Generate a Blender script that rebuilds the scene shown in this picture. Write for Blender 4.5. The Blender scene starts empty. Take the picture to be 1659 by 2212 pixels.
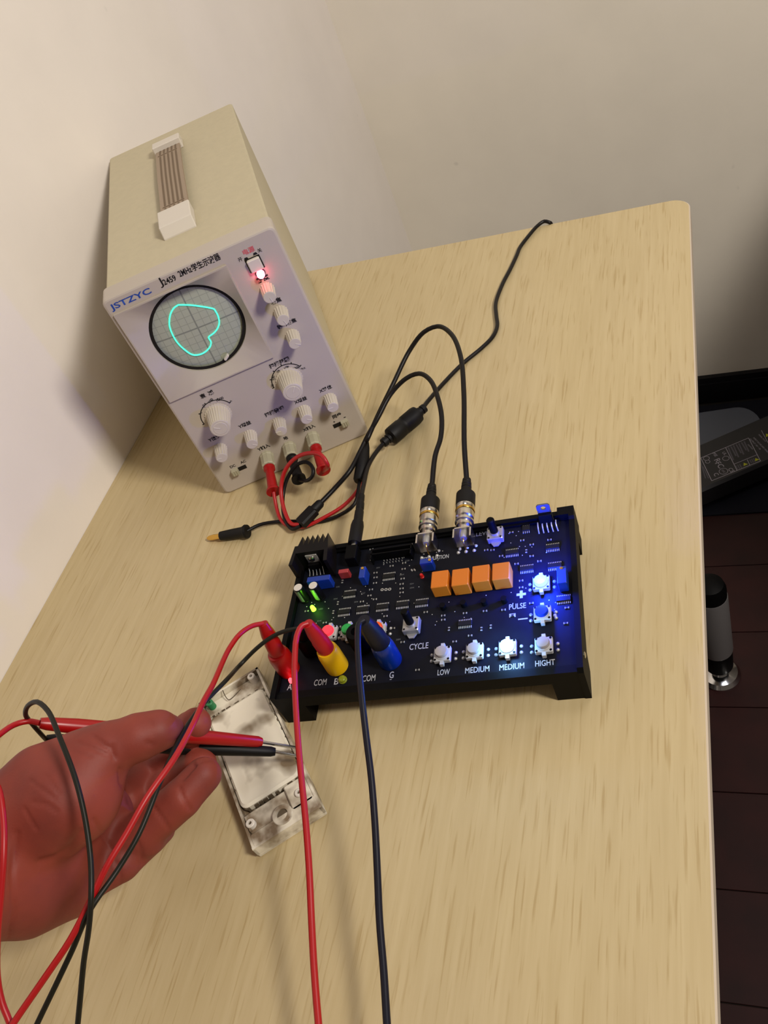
import bpy, bmesh, math, random
import numpy as np
from mathutils import Vector, Matrix, Euler
random.seed(4)
C = bpy.context.scene.collection
S = bpy.context.scene

# ------------------------------------------------------------------ camera
CAM_LOC = Vector((0.029074, -0.937185, 0.5218))
CAM_ROT = Euler((0.781895, 0.330798, 0.219081), 'XYZ')
FPX, IW, IH = 1888.3445, 1659, 2212
cd = bpy.data.cameras.new('camera')
cam = bpy.data.objects.new('camera', cd); C.objects.link(cam)
cam.location = CAM_LOC; cam.rotation_euler = CAM_ROT
cd.sensor_fit = 'VERTICAL'; cd.sensor_height = 36; cd.lens = FPX / IH * 36; cd.clip_start = 0.01
S.camera = cam
S.view_settings.view_transform = 'Standard'; S.view_settings.look = 'None'
S.view_settings.gamma = 1; S.view_settings.use_curve_mapping = False
S.view_settings.exposure = 0.0

# ------------------------------------------------------------------ world, room lamp and added fill
w = bpy.data.worlds.new('world'); S.world = w; w.use_nodes = True
w.node_tree.nodes['Background'].inputs[0].default_value = (1.0, 0.82, 0.68, 1)
w.node_tree.nodes['Background'].inputs[1].default_value = 0.10
def area_light(name, loc, target, size, power, col):
    l = bpy.data.lights.new(name, 'AREA'); l.shape = 'SQUARE'; l.size = size; l.energy = power; l.color = col
    o = bpy.data.objects.new(name, l); C.objects.link(o); o.location = loc
    o.rotation_euler = (Vector(target) - Vector(loc)).to_track_quat('-Z', 'Y').to_euler()
    return o
area_light('ceiling_lamp', (1.2, -0.95, 1.5), (-0.2, 0.3, 0.15), 0.36, 38, (0.97, 0.90, 0.82))
area_light('overhead_fill', (0.25, 0.0, 1.7), (0.1, 0.5, 0), 0.5, 3.4, (0.92, 0.92, 1.0))  # added fill from overhead to brighten the walls, no actual lamp

# ------------------------------------------------------------------ geometry of the place
ROT = CAM_ROT.to_matrix()
def ray(u, v): return ROT @ Vector(((u - IW/2)/FPX, -(v - IH/2)/FPX, -1.0))
def at(u, v, z):                      # the point of height z seen at u, v in the photograph
    d = ray(u, v); return CAM_LOC + d * ((z - CAM_LOC.z)/d.z)
def at_depth(u, v, D): return CAM_LOC + ray(u, v) * D
def depth_of(P): return -((ROT.transposed() @ (Vector(P) - CAM_LOC)).z)

# ------------------------------------------------------------------ materials
def lin(c):
    return tuple((x/12.92 if x <= 0.04045 else ((x+0.055)/1.055)**2.4) for x in c)
MATS = {}
def mat(name, col, rough=0.5, metal=0.0, emit=None, estr=0, noise=0.0, nscale=200, bump=0.0, bscale=400, trans=0, coat=0, sss=0, alpha=1):
    if name in MATS: return MATS[name]
    m = bpy.data.materials.new(name); m.use_nodes = True
    nt = m.node_tree; b = nt.nodes['Principled BSDF']
    c = (*lin(col), 1)
    b.inputs['Base Color'].default_value = c
    b.inputs['Roughness'].default_value = rough; b.inputs['Metallic'].default_value = metal
    if max(col) < 0.16: b.inputs['Specular IOR Level'].default_value = 0.28
    if name in ('black_solder_mask', 'black_plastic'): b.inputs['Specular IOR Level'].default_value = 0.12
    if coat: b.inputs['Coat Weight'].default_value = coat
    if trans: b.inputs['Transmission Weight'].default_value = trans
    if sss:
        b.inputs['Subsurface Weight'].default_value = sss
        b.inputs['Subsurface Radius'].default_value = (0.008, 0.003, 0.0015); b.inputs['Subsurface Scale'].default_value = 1
    if alpha < 1: b.inputs['Alpha'].default_value = alpha
    if emit:
        b.inputs['Emission Color'].default_value = (*emit, 1); b.inputs['Emission Strength'].default_value = estr
    tc = nt.nodes.new('ShaderNodeTexCoord')
    if noise:
        n = nt.nodes.new('ShaderNodeTexNoise'); n.inputs['Scale'].default_value = nscale; n.inputs['Detail'].default_value = 4
        nt.links.new(tc.outputs['Object'], n.inputs['Vector'])
        r = nt.nodes.new('ShaderNodeValToRGB')
        r.color_ramp.elements[0].position = 0.3; r.color_ramp.elements[1].position = 0.7
        r.color_ramp.elements[0].color = tuple(x*(1-noise) for x in c[:3]) + (1,)
        r.color_ramp.elements[1].color = tuple(min(1, x*(1+noise)) for x in c[:3]) + (1,)
        nt.links.new(n.outputs['Fac'], r.inputs['Fac']); nt.links.new(r.outputs['Color'], b.inputs['Base Color'])
    if bump:
        n = nt.nodes.new('ShaderNodeTexNoise'); n.inputs['Scale'].default_value = bscale; n.inputs['Detail'].default_value = 3
        nt.links.new(tc.outputs['Object'], n.inputs['Vector'])
        bp = nt.nodes.new('ShaderNodeBump'); bp.inputs['Strength'].default_value = bump; bp.inputs['Distance'].default_value = 0.0006
        nt.links.new(n.outputs['Fac'], bp.inputs['Height']); nt.links.new(bp.outputs['Normal'], b.inputs['Normal'])
    MATS[name] = m
    return m

def wood_mat():
    m = bpy.data.materials.new('pale_oak_laminate'); m.use_nodes = True; nt = m.node_tree; N = nt.nodes; L = nt.links
    b = N['Principled BSDF']; b.inputs['Roughness'].default_value = 0.42
    tc = N.new('ShaderNodeTexCoord')
    def stretched(sx, sy, scale, detail=4, rot=0.02):
        mp = N.new('ShaderNodeMapping'); mp.inputs['Scale'].default_value = (sx, sy, 1); mp.inputs['Rotation'].default_value = (0, 0, rot)
        L.new(tc.outputs['Object'], mp.inputs['Vector'])
        n = N.new('ShaderNodeTexNoise'); n.inputs['Scale'].default_value = scale; n.inputs['Detail'].default_value = detail
        L.new(mp.outputs['Vector'], n.inputs['Vector']); return n
    big = stretched(7, 1.6, 2.2, 3)
    mid = stretched(110, 5, 2.0, 6)
    pore = stretched(420, 20, 1.0, 2, 0.03)
    r1 = N.new('ShaderNodeValToRGB'); e = r1.color_ramp.elements
    e[0].position = 0.3; e[0].color = (*lin((0.75, 0.675, 0.505)), 1)
    e[1].position = 0.72; e[1].color = (*lin((0.785, 0.715, 0.55)), 1)
    L.new(mid.outputs['Fac'], r1.inputs['Fac'])
    r0 = N.new('ShaderNodeValToRGB'); e = r0.color_ramp.elements
    e[0].position = 0.35; e[0].color = (0.93, 0.92, 0.90, 1); e[1].position = 0.65; e[1].color = (1, 1, 1, 1)
    L.new(big.outputs['Fac'], r0.inputs['Fac'])
    mx = N.new('ShaderNodeMixRGB'); mx.blend_type = 'MULTIPLY'; mx.inputs[0].default_value = 0.6
    L.new(r1.outputs['Color'], mx.inputs[1]); L.new(r0.outputs['Color'], mx.inputs[2])
    r2 = N.new('ShaderNodeValToRGB'); e = r2.color_ramp.elements
    e[0].position = 0.57; e[0].color = (1, 1, 1, 1); e[1].position = 0.70; e[1].color = (0.80, 0.74, 0.63, 1)
    L.new(pore.outputs['Fac'], r2.inputs['Fac'])
    m2 = N.new('ShaderNodeMixRGB'); m2.blend_type = 'MULTIPLY'; m2.inputs[0].default_value = 0.85
    L.new(mx.outputs['Color'], m2.inputs[1]); L.new(r2.outputs['Color'], m2.inputs[2])
    L.new(m2.outputs['Color'], b.inputs['Base Color'])
    bp = N.new('ShaderNodeBump'); bp.inputs['Strength'].default_value = 0.15; bp.inputs['Distance'].default_value = 0.0003; bp.invert = True
    L.new(pore.outputs['Fac'], bp.inputs['Height']); L.new(bp.outputs['Normal'], b.inputs['Normal'])
    return m

def wall_mat(name, col):
    m = bpy.data.materials.new(name); m.use_nodes = True; nt = m.node_tree; N = nt.nodes; L = nt.links
    b = N['Principled BSDF']; b.inputs['Roughness'].default_value = 0.85
    tc = N.new('ShaderNodeTexCoord')
    n = N.new('ShaderNodeTexNoise'); n.inputs['Scale'].default_value = 9; n.inputs['Detail'].default_value = 3
    L.new(tc.outputs['Object'], n.inputs['Vector'])
    r = N.new('ShaderNodeValToRGB'); e = r.color_ramp.elements
    e[0].position = 0.80; e[0].color = (*lin(col), 1); e[1].position = 0.86; e[1].color = (*[x*0.8 for x in lin(col)], 1)
    n2 = N.new('ShaderNodeTexNoise'); n2.inputs['Scale'].default_value = 28; n2.inputs['Detail'].default_value = 1
    L.new(tc.outputs['Object'], n2.inputs['Vector']); L.new(n2.outputs['Fac'], r.inputs['Fac'])
    r3 = N.new('ShaderNodeValToRGB'); e = r3.color_ramp.elements
    e[0].position = 0.3; e[0].color = (0.95, 0.95, 0.95, 1); e[1].position = 0.7; e[1].color = (1, 1, 1, 1)
    L.new(n.outputs['Fac'], r3.inputs['Fac'])
    mx = N.new('ShaderNodeMixRGB'); mx.blend_type = 'MULTIPLY'; mx.inputs[0].default_value = 1
    L.new(r.outputs['Color'], mx.inputs[1]); L.new(r3.outputs['Color'], mx.inputs[2])
    L.new(mx.outputs['Color'], b.inputs['Base Color'])
    n4 = N.new('ShaderNodeTexNoise'); n4.inputs['Scale'].default_value = 160
    L.new(tc.outputs['Object'], n4.inputs['Vector'])
    bp = N.new('ShaderNodeBump'); bp.inputs['Strength'].default_value = 0.12; bp.inputs['Distance'].default_value = 0.001
    L.new(n4.outputs['Fac'], bp.inputs['Height']); L.new(bp.outputs['Normal'], b.inputs['Normal'])
    return m

M_wood = wood_mat()
M_edge = mat('table_edge_band', (0.80, 0.74, 0.66), 0.5)
M_wall_l = wall_mat('cream_wall_paint_left', (0.935, 0.905, 0.87))
M_wall_b = wall_mat('cream_wall_paint_back', (0.945, 0.915, 0.85))
M_floor = mat('dark_red_floor_wood', (0.15, 0.032, 0.028), 0.55, noise=0.3, nscale=14)
M_base = mat('black_baseboard_paint', (0.07, 0.065, 0.075), 0.5)
M_cab = mat('beige_cabinet_enamel', (0.735, 0.695, 0.58), 0.6, noise=0.03, nscale=160, bump=0.2, bscale=900)
M_face = mat('lilac_grey_panel', (0.715, 0.675, 0.625), 0.5, bump=0.08, bscale=1200)
M_knob = mat('ivory_knob_plastic', (0.78, 0.745, 0.68), 0.4)
M_knobd = mat('knob_groove', (0.42, 0.39, 0.35), 0.6)
M_post = mat('grey_green_terminal_plastic', (0.68, 0.66, 0.56), 0.45)
M_strap = mat('brown_strap_rubber', (0.60, 0.53, 0.45), 0.7)
M_strapd = mat('strap_rib_brown', (0.43, 0.36, 0.28), 0.75)
M_cap = mat('white_handle_cap', (0.82, 0.79, 0.74), 0.5)
M_black = mat('black_rubber', (0.035, 0.03, 0.03), 0.55)
M_cord = mat('black_cord_vinyl', (0.05, 0.035, 0.038), 0.42)
M_olive = mat('black_silicone_lead', (0.10, 0.095, 0.065), 0.45)
M_navy = mat('navy_silicone_lead', (0.07, 0.07, 0.12), 0.42)
M_blackp = mat('black_plastic', (0.018, 0.018, 0.02), 0.58)
M_pcb = mat('black_solder_mask', (0.055, 0.062, 0.095), 0.5, noise=0.15, nscale=120)
M_silk = mat('white_silkscreen', (0.66, 0.67, 0.69), 0.6)
M_dsilk = mat('grey_silkscreen', (0.35, 0.36, 0.37), 0.6)
M_ink = mat('black_ink', (0.09, 0.08, 0.08), 0.6)
M_blue_ink = mat('blue_ink', (0.10, 0.27, 0.62), 0.6)
M_red_ink = mat('red_ink', (0.80, 0.35, 0.38), 0.6)
M_red = mat('red_silicone', (0.66, 0.045, 0.065), 0.42)
M_redp = mat('red_plug_plastic', (0.62, 0.04, 0.045), 0.35)
M_yel = mat('yellow_plastic', (0.92, 0.72, 0.04), 0.35)
M_blu = mat('blue_plastic', (0.015, 0.15, 0.43), 0.3)
M_trim = mat('blue_trimmer_plastic', (0.06, 0.20, 0.56), 0.4)
M_rcap = mat('red_film_capacitor', (0.62, 0.20, 0.22), 0.4)
M_or = mat('orange_relay_plastic', (0.80, 0.44, 0.06), 0.5, bump=0.1, bscale=900)
M_silver = mat('silver_metal', (0.78, 0.77, 0.74), 0.22, 1.0)
M_tin = mat('tinned_solder', (0.74, 0.74, 0.72), 0.32, 0.45)
M_gold = mat('gold_metal', (0.85, 0.68, 0.33), 0.28, 1.0)
M_nickel = mat('nickel_plated_brass', (0.80, 0.78, 0.74), 0.25, 1.0)
M_white = mat('white_plastic', (0.70, 0.70, 0.70), 0.45)
M_clear = mat('clear_button_plastic', (0.62, 0.60, 0.60), 0.12, coat=0.6)
M_green = mat('green_plastic', (0.10, 0.62, 0.26), 0.4)
M_bbtn = mat('blue_button_plastic', (0.02, 0.20, 0.75), 0.4)
M_can = mat('capacitor_sleeve', (0.05, 0.05, 0.055), 0.3)
M_canw = mat('capacitor_stripe', (0.42, 0.42, 0.40), 0.4)
M_alu = mat('aluminium_top', (0.86, 0.84, 0.80), 0.45, 0.3)
M_heat = mat('black_anodised_aluminium', (0.085, 0.07, 0.072), 0.42, 0.3)
M_chip = mat('chip_epoxy', (0.045, 0.045, 0.048), 0.55)
M_rbody = mat('resistor_body', (0.16, 0.16, 0.17), 0.5)
M_hood = mat('screen_hood_plastic', (0.71, 0.67, 0.615), 0.42)
M_gap = mat('dark_gap', (0.10, 0.085, 0.06), 0.8)
M_trace = mat('phosphor_trace', (0.1, 0.8, 0.6), 0.5, emit=(0.10, 0.95, 0.62), estr=1.1)
M_ledr = mat('red_led_lit', (1, 0.2, 0.3), 0.4, emit=(1.0, 0.10, 0.16), estr=14)
M_ledr2 = mat('red_led_board', (1, 0.15, 0.2), 0.4, emit=(1.0, 0.07, 0.09), estr=3.5)
M_ledg = mat('green_led_lit', (0.3, 0.9, 0.1), 0.4, emit=(0.25, 1.0, 0.02), estr=7)
M_ledb = mat('blue_led_lit', (0.2, 0.4, 1), 0.4, emit=(0.07, 0.20, 1.0), estr=9)
M_ledc = mat('cyan_led_lit', (0.4, 0.8, 1), 0.4, emit=(0.30, 0.62, 1.0), estr=9)
M_ledrc = mat('red_button_lit', (1, 0.1, 0.15), 0.4, emit=(1.0, 0.04, 0.06), estr=1.2)
M_orb = mat('orange_button_plastic', (0.95, 0.35, 0.05), 0.4)
M_chrome = mat('chrome', (0.85, 0.85, 0.85), 0.12, 1.0)
M_tube = mat('brushed_grey_metal', (0.50, 0.49, 0.49), 0.4, 0.35)
M_grey = mat('slate_grey_plastic', (0.36, 0.38, 0.42), 0.6)
M_brick = mat('dark_adapter_plastic', (0.15, 0.15, 0.16), 0.5)
M_print = mat('pale_print', (0.66, 0.64, 0.68), 0.6)
M_pdim = mat('dim_print', (0.34, 0.33, 0.36), 0.6)
M_pyel = mat('yellow_print', (0.70, 0.72, 0.10), 0.6)
M_mat = mat('navy_cloth', (0.055, 0.06, 0.10), 0.9, bump=0.4, bscale=700)
M_ylens = mat('yellow_led_lens', (0.50, 0.52, 0.10), 0.25)

# ------------------------------------------------------------------ helpers
def tag(o, label=None, cat=None, group=None, kind=None):
    if label: o['label'] = label
    if cat: o['category'] = cat
    if group: o['group'] = group
    if kind: o['kind'] = kind
    return o
def empty(name, loc, rz=0, label=None, cat=None, group=None):
    o = bpy.data.objects.new(name, None); C.objects.link(o); o.empty_display_size = 0.01
    o.location = loc; o.rotation_euler = (0, 0, rz)
    return tag(o, label, cat, group)
class MB:
    def __init__(s): s.v = []; s.f = []; s.m = []
    def add(s, V, F, m=0, X=None):
        k = len(s.v)
        s.v += [tuple(X @ Vector(p)) if X is not None else tuple(p) for p in V]
        s.f += [tuple(i + k for i in f) for f in F]
        s.m += [m]*len(F) if isinstance(m, int) else list(m)
        return s
    def box(s, x0, x1, y0, y1, z0, z1, m=0, X=None, ch=0):
        if ch:
            zs = [(z0, ch), (z0+ch, 0), (z1-ch, 0), (z1, ch)]; V = []
            for z, i in zs:
                q = ch
                for (x, y) in ((x0+q, y0), (x1-q, y0), (x1, y0+q), (x1, y1-q), (x1-q, y1), (x0+q, y1), (x0, y1-q), (x0, y0+q)):
                    cx, cy = (x0+x1)/2, (y0+y1)/2
                    V.append((x + (i if x < cx else -i), y + (i if y < cy else -i), z))
            F = [tuple(range(7, -1, -1)), tuple(range(24, 32))]
            for r in range(3):
                for k in range(8): a = r*8+k; b_ = r*8+(k+1) % 8; F.append((a, b_, b_+8, a+8))
            return s.add(V, F, m, X)
        V = [(x0, y0, z0), (x1, y0, z0), (x1, y1, z0), (x0, y1, z0), (x0, y0, z1), (x1, y0, z1), (x1, y1, z1), (x0, y1, z1)]
        return s.add(V, [(3, 2, 1, 0), (4, 5, 6, 7), (0, 1, 5, 4), (1, 2, 6, 5), (2, 3, 7, 6), (3, 0, 4, 7)], m, X)
    def prism(s, pts, z0, z1, m=0, X=None):
        n = len(pts); V = [(x, y, z0) for x, y in pts] + [(x, y, z1) for x, y in pts]
        F = [tuple(range(n-1, -1, -1)), tuple(range(n, 2*n))] + [(k, (k+1) % n, n+(k+1) % n, n+k) for k in range(n)]
        return s.add(V, F, m, X)
    def lathe(s, prof, X=None, n=20, m=0, teeth=0, depth=0.0, caps=True):
        V = []; F = []; mm = []
        for (r, h) in prof:
            for k in range(n):
                a = 2*math.pi*k/n; rr = r*(1 - depth*((k % 2) if teeth else 0))
                V.append((rr*math.cos(a), rr*math.sin(a), h))
        for j in range(len(prof)-1):
            for k in range(n):
                a = j*n+k; b_ = j*n+(k+1) % n; F.append((a, b_, b_+n, a+n))
        if caps:
            F.append(tuple(range(n-1, -1, -1))); F.append(tuple(range((len(prof)-1)*n, len(prof)*n)))
        return s.add(V, F, m, X)
    def build(s, name, mats, parent=None, smooth=False, label=None, kind=None, world=False, ang=0.6):
        me = bpy.data.meshes.new(name)
        V = s.v
        if world and parent is not None:
            Xi = Matrix.LocRotScale(parent.location, parent.rotation_euler, None).inverted()
            V = [tuple(Xi @ Vector(p)) for p in V]
        me.from_pydata(V, [], s.f)
        if not isinstance(mats, (list, tuple)): mats = [mats]
        for m in mats: me.materials.append(m)
        me.polygons.foreach_set('material_index', s.m)
        me.update()
        if smooth:
            me.polygons.foreach_set('use_smooth', [True]*len(me.polygons))
            me.set_sharp_from_angle(angle=ang)
        o = bpy.data.objects.new(name, me); C.objects.link(o)
        if parent is not None: o.parent = parent
        return tag(o, label, None, None, kind)
def XF(loc=(0, 0, 0), rot=(0, 0, 0), s=1): return Matrix.LocRotScale(Vector(loc), Euler(rot), Vector((s, s, s)))
def along(p0, p1):
    d = Vector(p1)-Vector(p0); return Matrix.LocRotScale(Vector(p0), d.to_track_quat('Z', 'Y'), None), d.length
def share(src, name, parent, loc=None, rz=None):
    o = src.copy(); C.objects.link(o); o.parent = parent
    if loc is not None: o.location = loc
    if rz is not None: o.rotation_euler[2] = rz
    return o
def spline(pts, step=0.004):
    P = [Vector(p) for p in pts]
    P = [P[0]*2-P[1]] + P + [P[-1]*2-P[-2]]
    out = []
    for i in range(1, len(P)-2):
        p0, p1, p2, p3 = P[i-1:i+3]
        d01 = max((p1-p0).length, 1e-6)**.5; d12 = max((p2-p1).length, 1e-6)**.5; d23 = max((p3-p2).length, 1e-6)**.5
        m1 = (p1-p0)/d01 - (p2-p0)/(d01+d12) + (p2-p1)/d12
        m2 = (p2-p1)/d12 - (p3-p1)/(d12+d23) + (p3-p2)/d23
        m1 *= d12; m2 *= d12
        n = max(3, int((p2-p1).length/step))
        for k in range(n):
            t = k/n; t2 = t*t; t3 = t2*t
            out.append(p1*(2*t3-3*t2+1) + m1*(t3-2*t2+t) + p2*(-2*t3+3*t2) + m2*(t3-t2))
    out.append(P[-2]); return out
def tube(mb, pts, r, n=12, m=0, smooth=True, step=0.004):
    P = spline(pts, step) if smooth else [Vector(p) for p in pts]
    N = len(P); V = []; F = []
    t = (P[1]-P[0]).normalized(); u = t.orthogonal().normalized()
    for i in range(N):
        tn = (P[min(i+1, N-1)]-P[max(i-1, 0)]).normalized()
        u = (u - tn*u.dot(tn)).normalized(); v = tn.cross(u)
        rr = r(i/(N-1)) if callable(r) else r
        for k in range(n):
            a = 2*math.pi*k/n; V.append(P[i] + (u*math.cos(a)+v*math.sin(a))*rr)
        if i:
            for k in range(n):
                a = (i-1)*n+k; b_ = (i-1)*n+(k+1) % n; F.append((a, b_, b_+n, a+n))
    F.append(tuple(range(n-1, -1, -1))); F.append(tuple(range((N-1)*n, N*n)))
    return mb.add([tuple(p) for p in V], F, m)
def text_mesh(s, width=None, height=None, thick=0.00006, bold=0.0, sx=1.0):
    cu = bpy.data.curves.new('t', 'FONT'); cu.body = s; cu.size = 1; cu.align_x = 'CENTER'; cu.align_y = 'CENTER'
    cu.resolution_u = 3; cu.offset = bold
    o = bpy.data.objects.new('t', cu); C.objects.link(o)
    dg = bpy.context.evaluated_depsgraph_get(); dg.update()
    me = bpy.data.meshes.new_from_object(o.evaluated_get(dg)); bpy.data.objects.remove(o); bpy.data.curves.remove(cu)
    n = len(me.vertices)
    if n == 0: return me
    co = np.empty(n*3, dtype=np.float32); me.vertices.foreach_get('co', co); co = co.reshape(-1, 3)
    lo, hi = co.min(0), co.max(0); c = (lo+hi)/2; d = hi-lo
    co -= c
    if width and height: k = (width/d[0], height/d[1])
    elif width: k = (width/d[0]*1.0, width/d[0]*sx)
    else: k = (height/d[1]*sx, height/d[1])
    co[:, 0] *= k[0]; co[:, 1] *= k[1]; co[:, 2] = thick
    me.vertices.foreach_set('co', co.ravel()); me.update()
    return me
def text(s, name, m, parent, X, width=None, height=None, bold=0.0, sx=1.0):
    me = text_mesh(s, width, height, bold=bold, sx=sx); me.name = name; me.materials.clear(); me.materials.append(m)
    me.transform(X)
    o = bpy.data.objects.new(name, me); C.objects.link(o); o.parent = parent
    return o

# ================================================================== ROOM
FZ = -0.93
WX, BY = -0.6024, 0.733
def wall(name, b, m):
    o = MB().box(*b).build(name, m); tag(o, None, None, None, 'structure'); return o
wall('wall_left', (WX-0.06, WX, -2.4, BY+0.06, FZ, 1.7), M_wall_l)
wall('wall_back', (WX, 2.0, BY, BY+0.06, FZ, 1.7), M_wall_b)
fl = MB().box(WX, 2.0, -2.4, BY, FZ-0.05, FZ-0.004).build('floor', M_gap); tag(fl, kind='structure')
rows = [-2.4, -2.13, -1.88, -1.63, -1.37, -1.12, -0.86, -0.61, -0.36, -0.235, 0.04, 0.225, 0.47, BY]
rows = [BY - 0.033 - 0.158*k for k in range(20)]
pm = {}
for j in range(19):
    y1, y0 = rows[j], rows[j+1]
    x = WX - (0.37*j % 0.9)
    while x < 1.99:
        xa, xb = max(x, WX), min(x+0.9, 2.0)
        if xb - xa > 0.02:
            key = (round(xb-xa, 3))
            if key not in pm:
                L_ = xb-xa
                o = MB().box(0.0008, L_-0.0008, 0.0008, 0.158-0.0008, -0.004, 0, ch=0.0006).build('floor_plank', M_floor, fl)
                pm[key] = o
            else:
                o = share(pm[key], 'floor_plank', fl)
            o.location = (xa, y0, FZ)
        x += 0.9
bb = MB().box(WX, 2.0, BY-0.012, BY, FZ, FZ+0.07).box(WX, 2.0, BY-0.016, BY-0.012, FZ, FZ+0.055).build('baseboard_back', M_base); tag(bb, kind='structure')
bb = MB().box(WX, WX+0.012, -2.4, BY-0.016, FZ, FZ+0.07).build('baseboard_left', M_base); tag(bb, kind='structure')

# ================================================================== TABLE
tab = empty('work_table', (0, 0, FZ), 0, 'pale oak laminate work table with rounded corner standing against the cream wall', 'table')
TT, TY0 = 0.026, -1.35
def round_rect(x0, x1, y0, y1, r, n=8):
    pts = []
    for cx, cy, a0 in ((x1-r, y0+r, -90), (x1-r, y1-r, 0), (x0+r, y1-r, 90), (x0+r, y0+r, 180)):
        for k in range(n+1):
            a = math.radians(a0+90*k/n); pts.append((cx+r*math.cos(a), cy+r*math.sin(a)))
    return pts
pts = [(0, TY0), ] + [(-0.020+0.020*math.cos(a), -0.020+0.020*math.sin(a)) for a in [math.radians(9*k) for k in range(11)]] + [(WX+0.0005, 0), (WX+0.0005, TY0)]
mb = MB(); n = len(pts)
inn = []
cx, cy = -0.3, -0.6
def inset(p, e): return (p[0]-e*(1 if p[0] > -0.25 else 0), p[1]-e*(1 if p[1] > -0.03 and p[0] > -0.9 else 0))
e = 0.0012
V = [(*p, -TT) for p in pts] + [(*p, -e) for p in pts] + [(*inset(p, e), 0) for p in pts]
F = [tuple(range(n-1, -1, -1)), tuple(range(2*n, 3*n))]; m_ = [1, 0]
for r in range(2):
    for k in range(n):
        a = r*n+k; b_ = r*n+(k+1) % n; F.append((a, b_, b_+n, a+n)); m_.append(1 if r == 0 else 1)
mb.add(V, F, m_)
o = mb.build('tabletop', [M_wood, M_edge], tab); o.location = (0, 0, -FZ)
leg = MB().box(-0.022, 0.022, -0.022, 0.022, 0, -FZ-TT, ch=0.003)
l0 = leg.build('leg', M_tube, tab); l0.location = (-0.10, -0.14, 0)
for p in ((-0.55, -0.14, 0), (-0.55, TY0+0.1, 0), (-0.10, TY0+0.1, 0)): share(l0, 'leg', tab, p)
MB().box(-0.55, -0.10, -0.15, -0.132, -FZ-TT-0.06, -FZ-TT).build('apron', M_tube, tab)

# ================================================================== THINGS ON THE FLOOR
def P3(u, v, z): return at(u, v, z)
# short tube with chrome foot
b0 = at(1556, 1458, FZ)
ft = empty('tube_leg', (b0.x, b0.y, FZ), 0, 'short grey metal tube leg with black cap and chrome foot on the dark floor', 'leg')
MB().lathe([(0.034, 0), (0.035, 0.004), (0.030, 0.012), (0.016, 0.016), (0.015, 0.030)], n=32).build('chrome_foot', M_chrome, ft, True, label='polished chrome disc foot')
MB().lathe([(0.019, 0.028), (0.024, 0.036), (0.025, 0.085)], n=28).build('lower_sleeve', M_blackp, ft, True)
MB().lathe([(0.026, 0.085), (0.0265, 0.088), (0.0265, 0.235), (0.026, 0.238)], n=32).build('tube', M_tube, ft, True)
MB().lathe([(0.0255, 0.238), (0.0255, 0.256), (0.022, 0.268), (0.012, 0.274)], n=28).build('cap', M_blackp, ft, True)
# added unseen chest of drawers, put there to shade floor and wall foot
M_chest = mat('dark_walnut', (0.16, 0.10, 0.08), 0.5, noise=0.2, nscale=20)
ch = empty('added_shade_chest', (0.40, -0.15, FZ), 0, 'dark walnut chest of drawers standing right of the work table', 'chest')
MB().box(0, 0.5, 0, 0.84, 0.04, 0.94, ch=0.002).build('body', M_chest, ch)
MB().box(-0.004, 0.51, -0.01, 0.85, 0.94, 0.96, ch=0.002).build('top_board', M_chest, ch)
MB().box(0.03, 0.47, 0.03, 0.80, 0.0, 0.04).build('plinth', M_chest, ch)
for k in range(4):
    d_ = MB().box(0.01, 0.49, -0.018, 0.0, 0.055+0.222*k, 0.268+0.222*k, ch=0.002).build('drawer_front', M_chest, ch)
    MB().box(0.19, 0.31, -0.034, -0.018, 0.155+0.222*k, 0.167+0.222*k, ch=0.002).build('drawer_handle', M_tube, d_)
# navy cloth mat
a = at(1500, 935, FZ)
mt = MB()
pts = round_rect(-0.30, 0.36, 0.36, BY-0.03, 0.03, 5)
mt.prism(pts, FZ, FZ+0.004)
o = mt.build('floor_mat', M_mat); tag(o, 'navy cloth mat lying on the floor along the back wall', 'mat')
# slate grey rounded panel
gz = FZ+0.012
q = [at(1500, 888, gz), at(1608, 888, gz), at(1608, 975, gz), at(1500, 965, gz)]
ctr = (q[0]+q[1]+q[2]+q[3])/4
gp = empty('grey_panel', (ctr.x, ctr.y, FZ+0.004), math.radians(4), 'slate grey round-ended flat panel lying behind the power adapter', 'panel')
hw = 0.066
xe = 0.085
pts = [(-0.26, -hw), (xe-hw*0.7, -hw)] + [(xe-hw*0.7+hw*0.75*math.sin(t), -hw*math.cos(t)) for t in [math.pi*k/14 for k in range(1, 14)]] + [(xe-hw*0.7, hw), (-0.26, hw)]
MB().prism(pts, 0.004, 0.008).build('plate', M_grey, gp)
MB().prism([(x*0.95, y*0.9) for x, y in pts], 0.0, 0.004).build('core', M_blackp, gp)
# power adapter: top face through four picture points, resting on its side
az = FZ+0.0635
A0, A1, A2, A3 = at(1380, 1015, az), at(1800, 832, az), at(1800, 935, az), at(1380, 1118, az)
ax = (A1-A0); L_ = ax.length; yaw = math.atan2(ax.y, ax.x)
side = Vector((-math.sin(yaw), math.cos(yaw), 0)); Wd = abs((A0-A3).dot(side))
pa = empty('power_adapter', (A3.x, A3.y, FZ+0.0125), yaw, 'dark power adapter with printed safety label lying on the floor right of the table', 'adapter')
MB().box(0, L_, 0, Wd, 0, 0.051, ch=0.006).build('housing', M_brick, pa, True, ang=0.5)
def AD(u, v):
    d = at(u, v, az) - Vector((A3.x, A3.y, 0)); return Vector((d.x*math.cos(yaw)+d.y*math.sin(yaw), -d.x*math.sin(yaw)+d.y*math.cos(yaw)))
ad_s = 10.434
def ADz(zx, zy): return AD(1500+zx/ad_s, 880+zy/ad_s)
lab = MB(); TH = 0.0512
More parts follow.
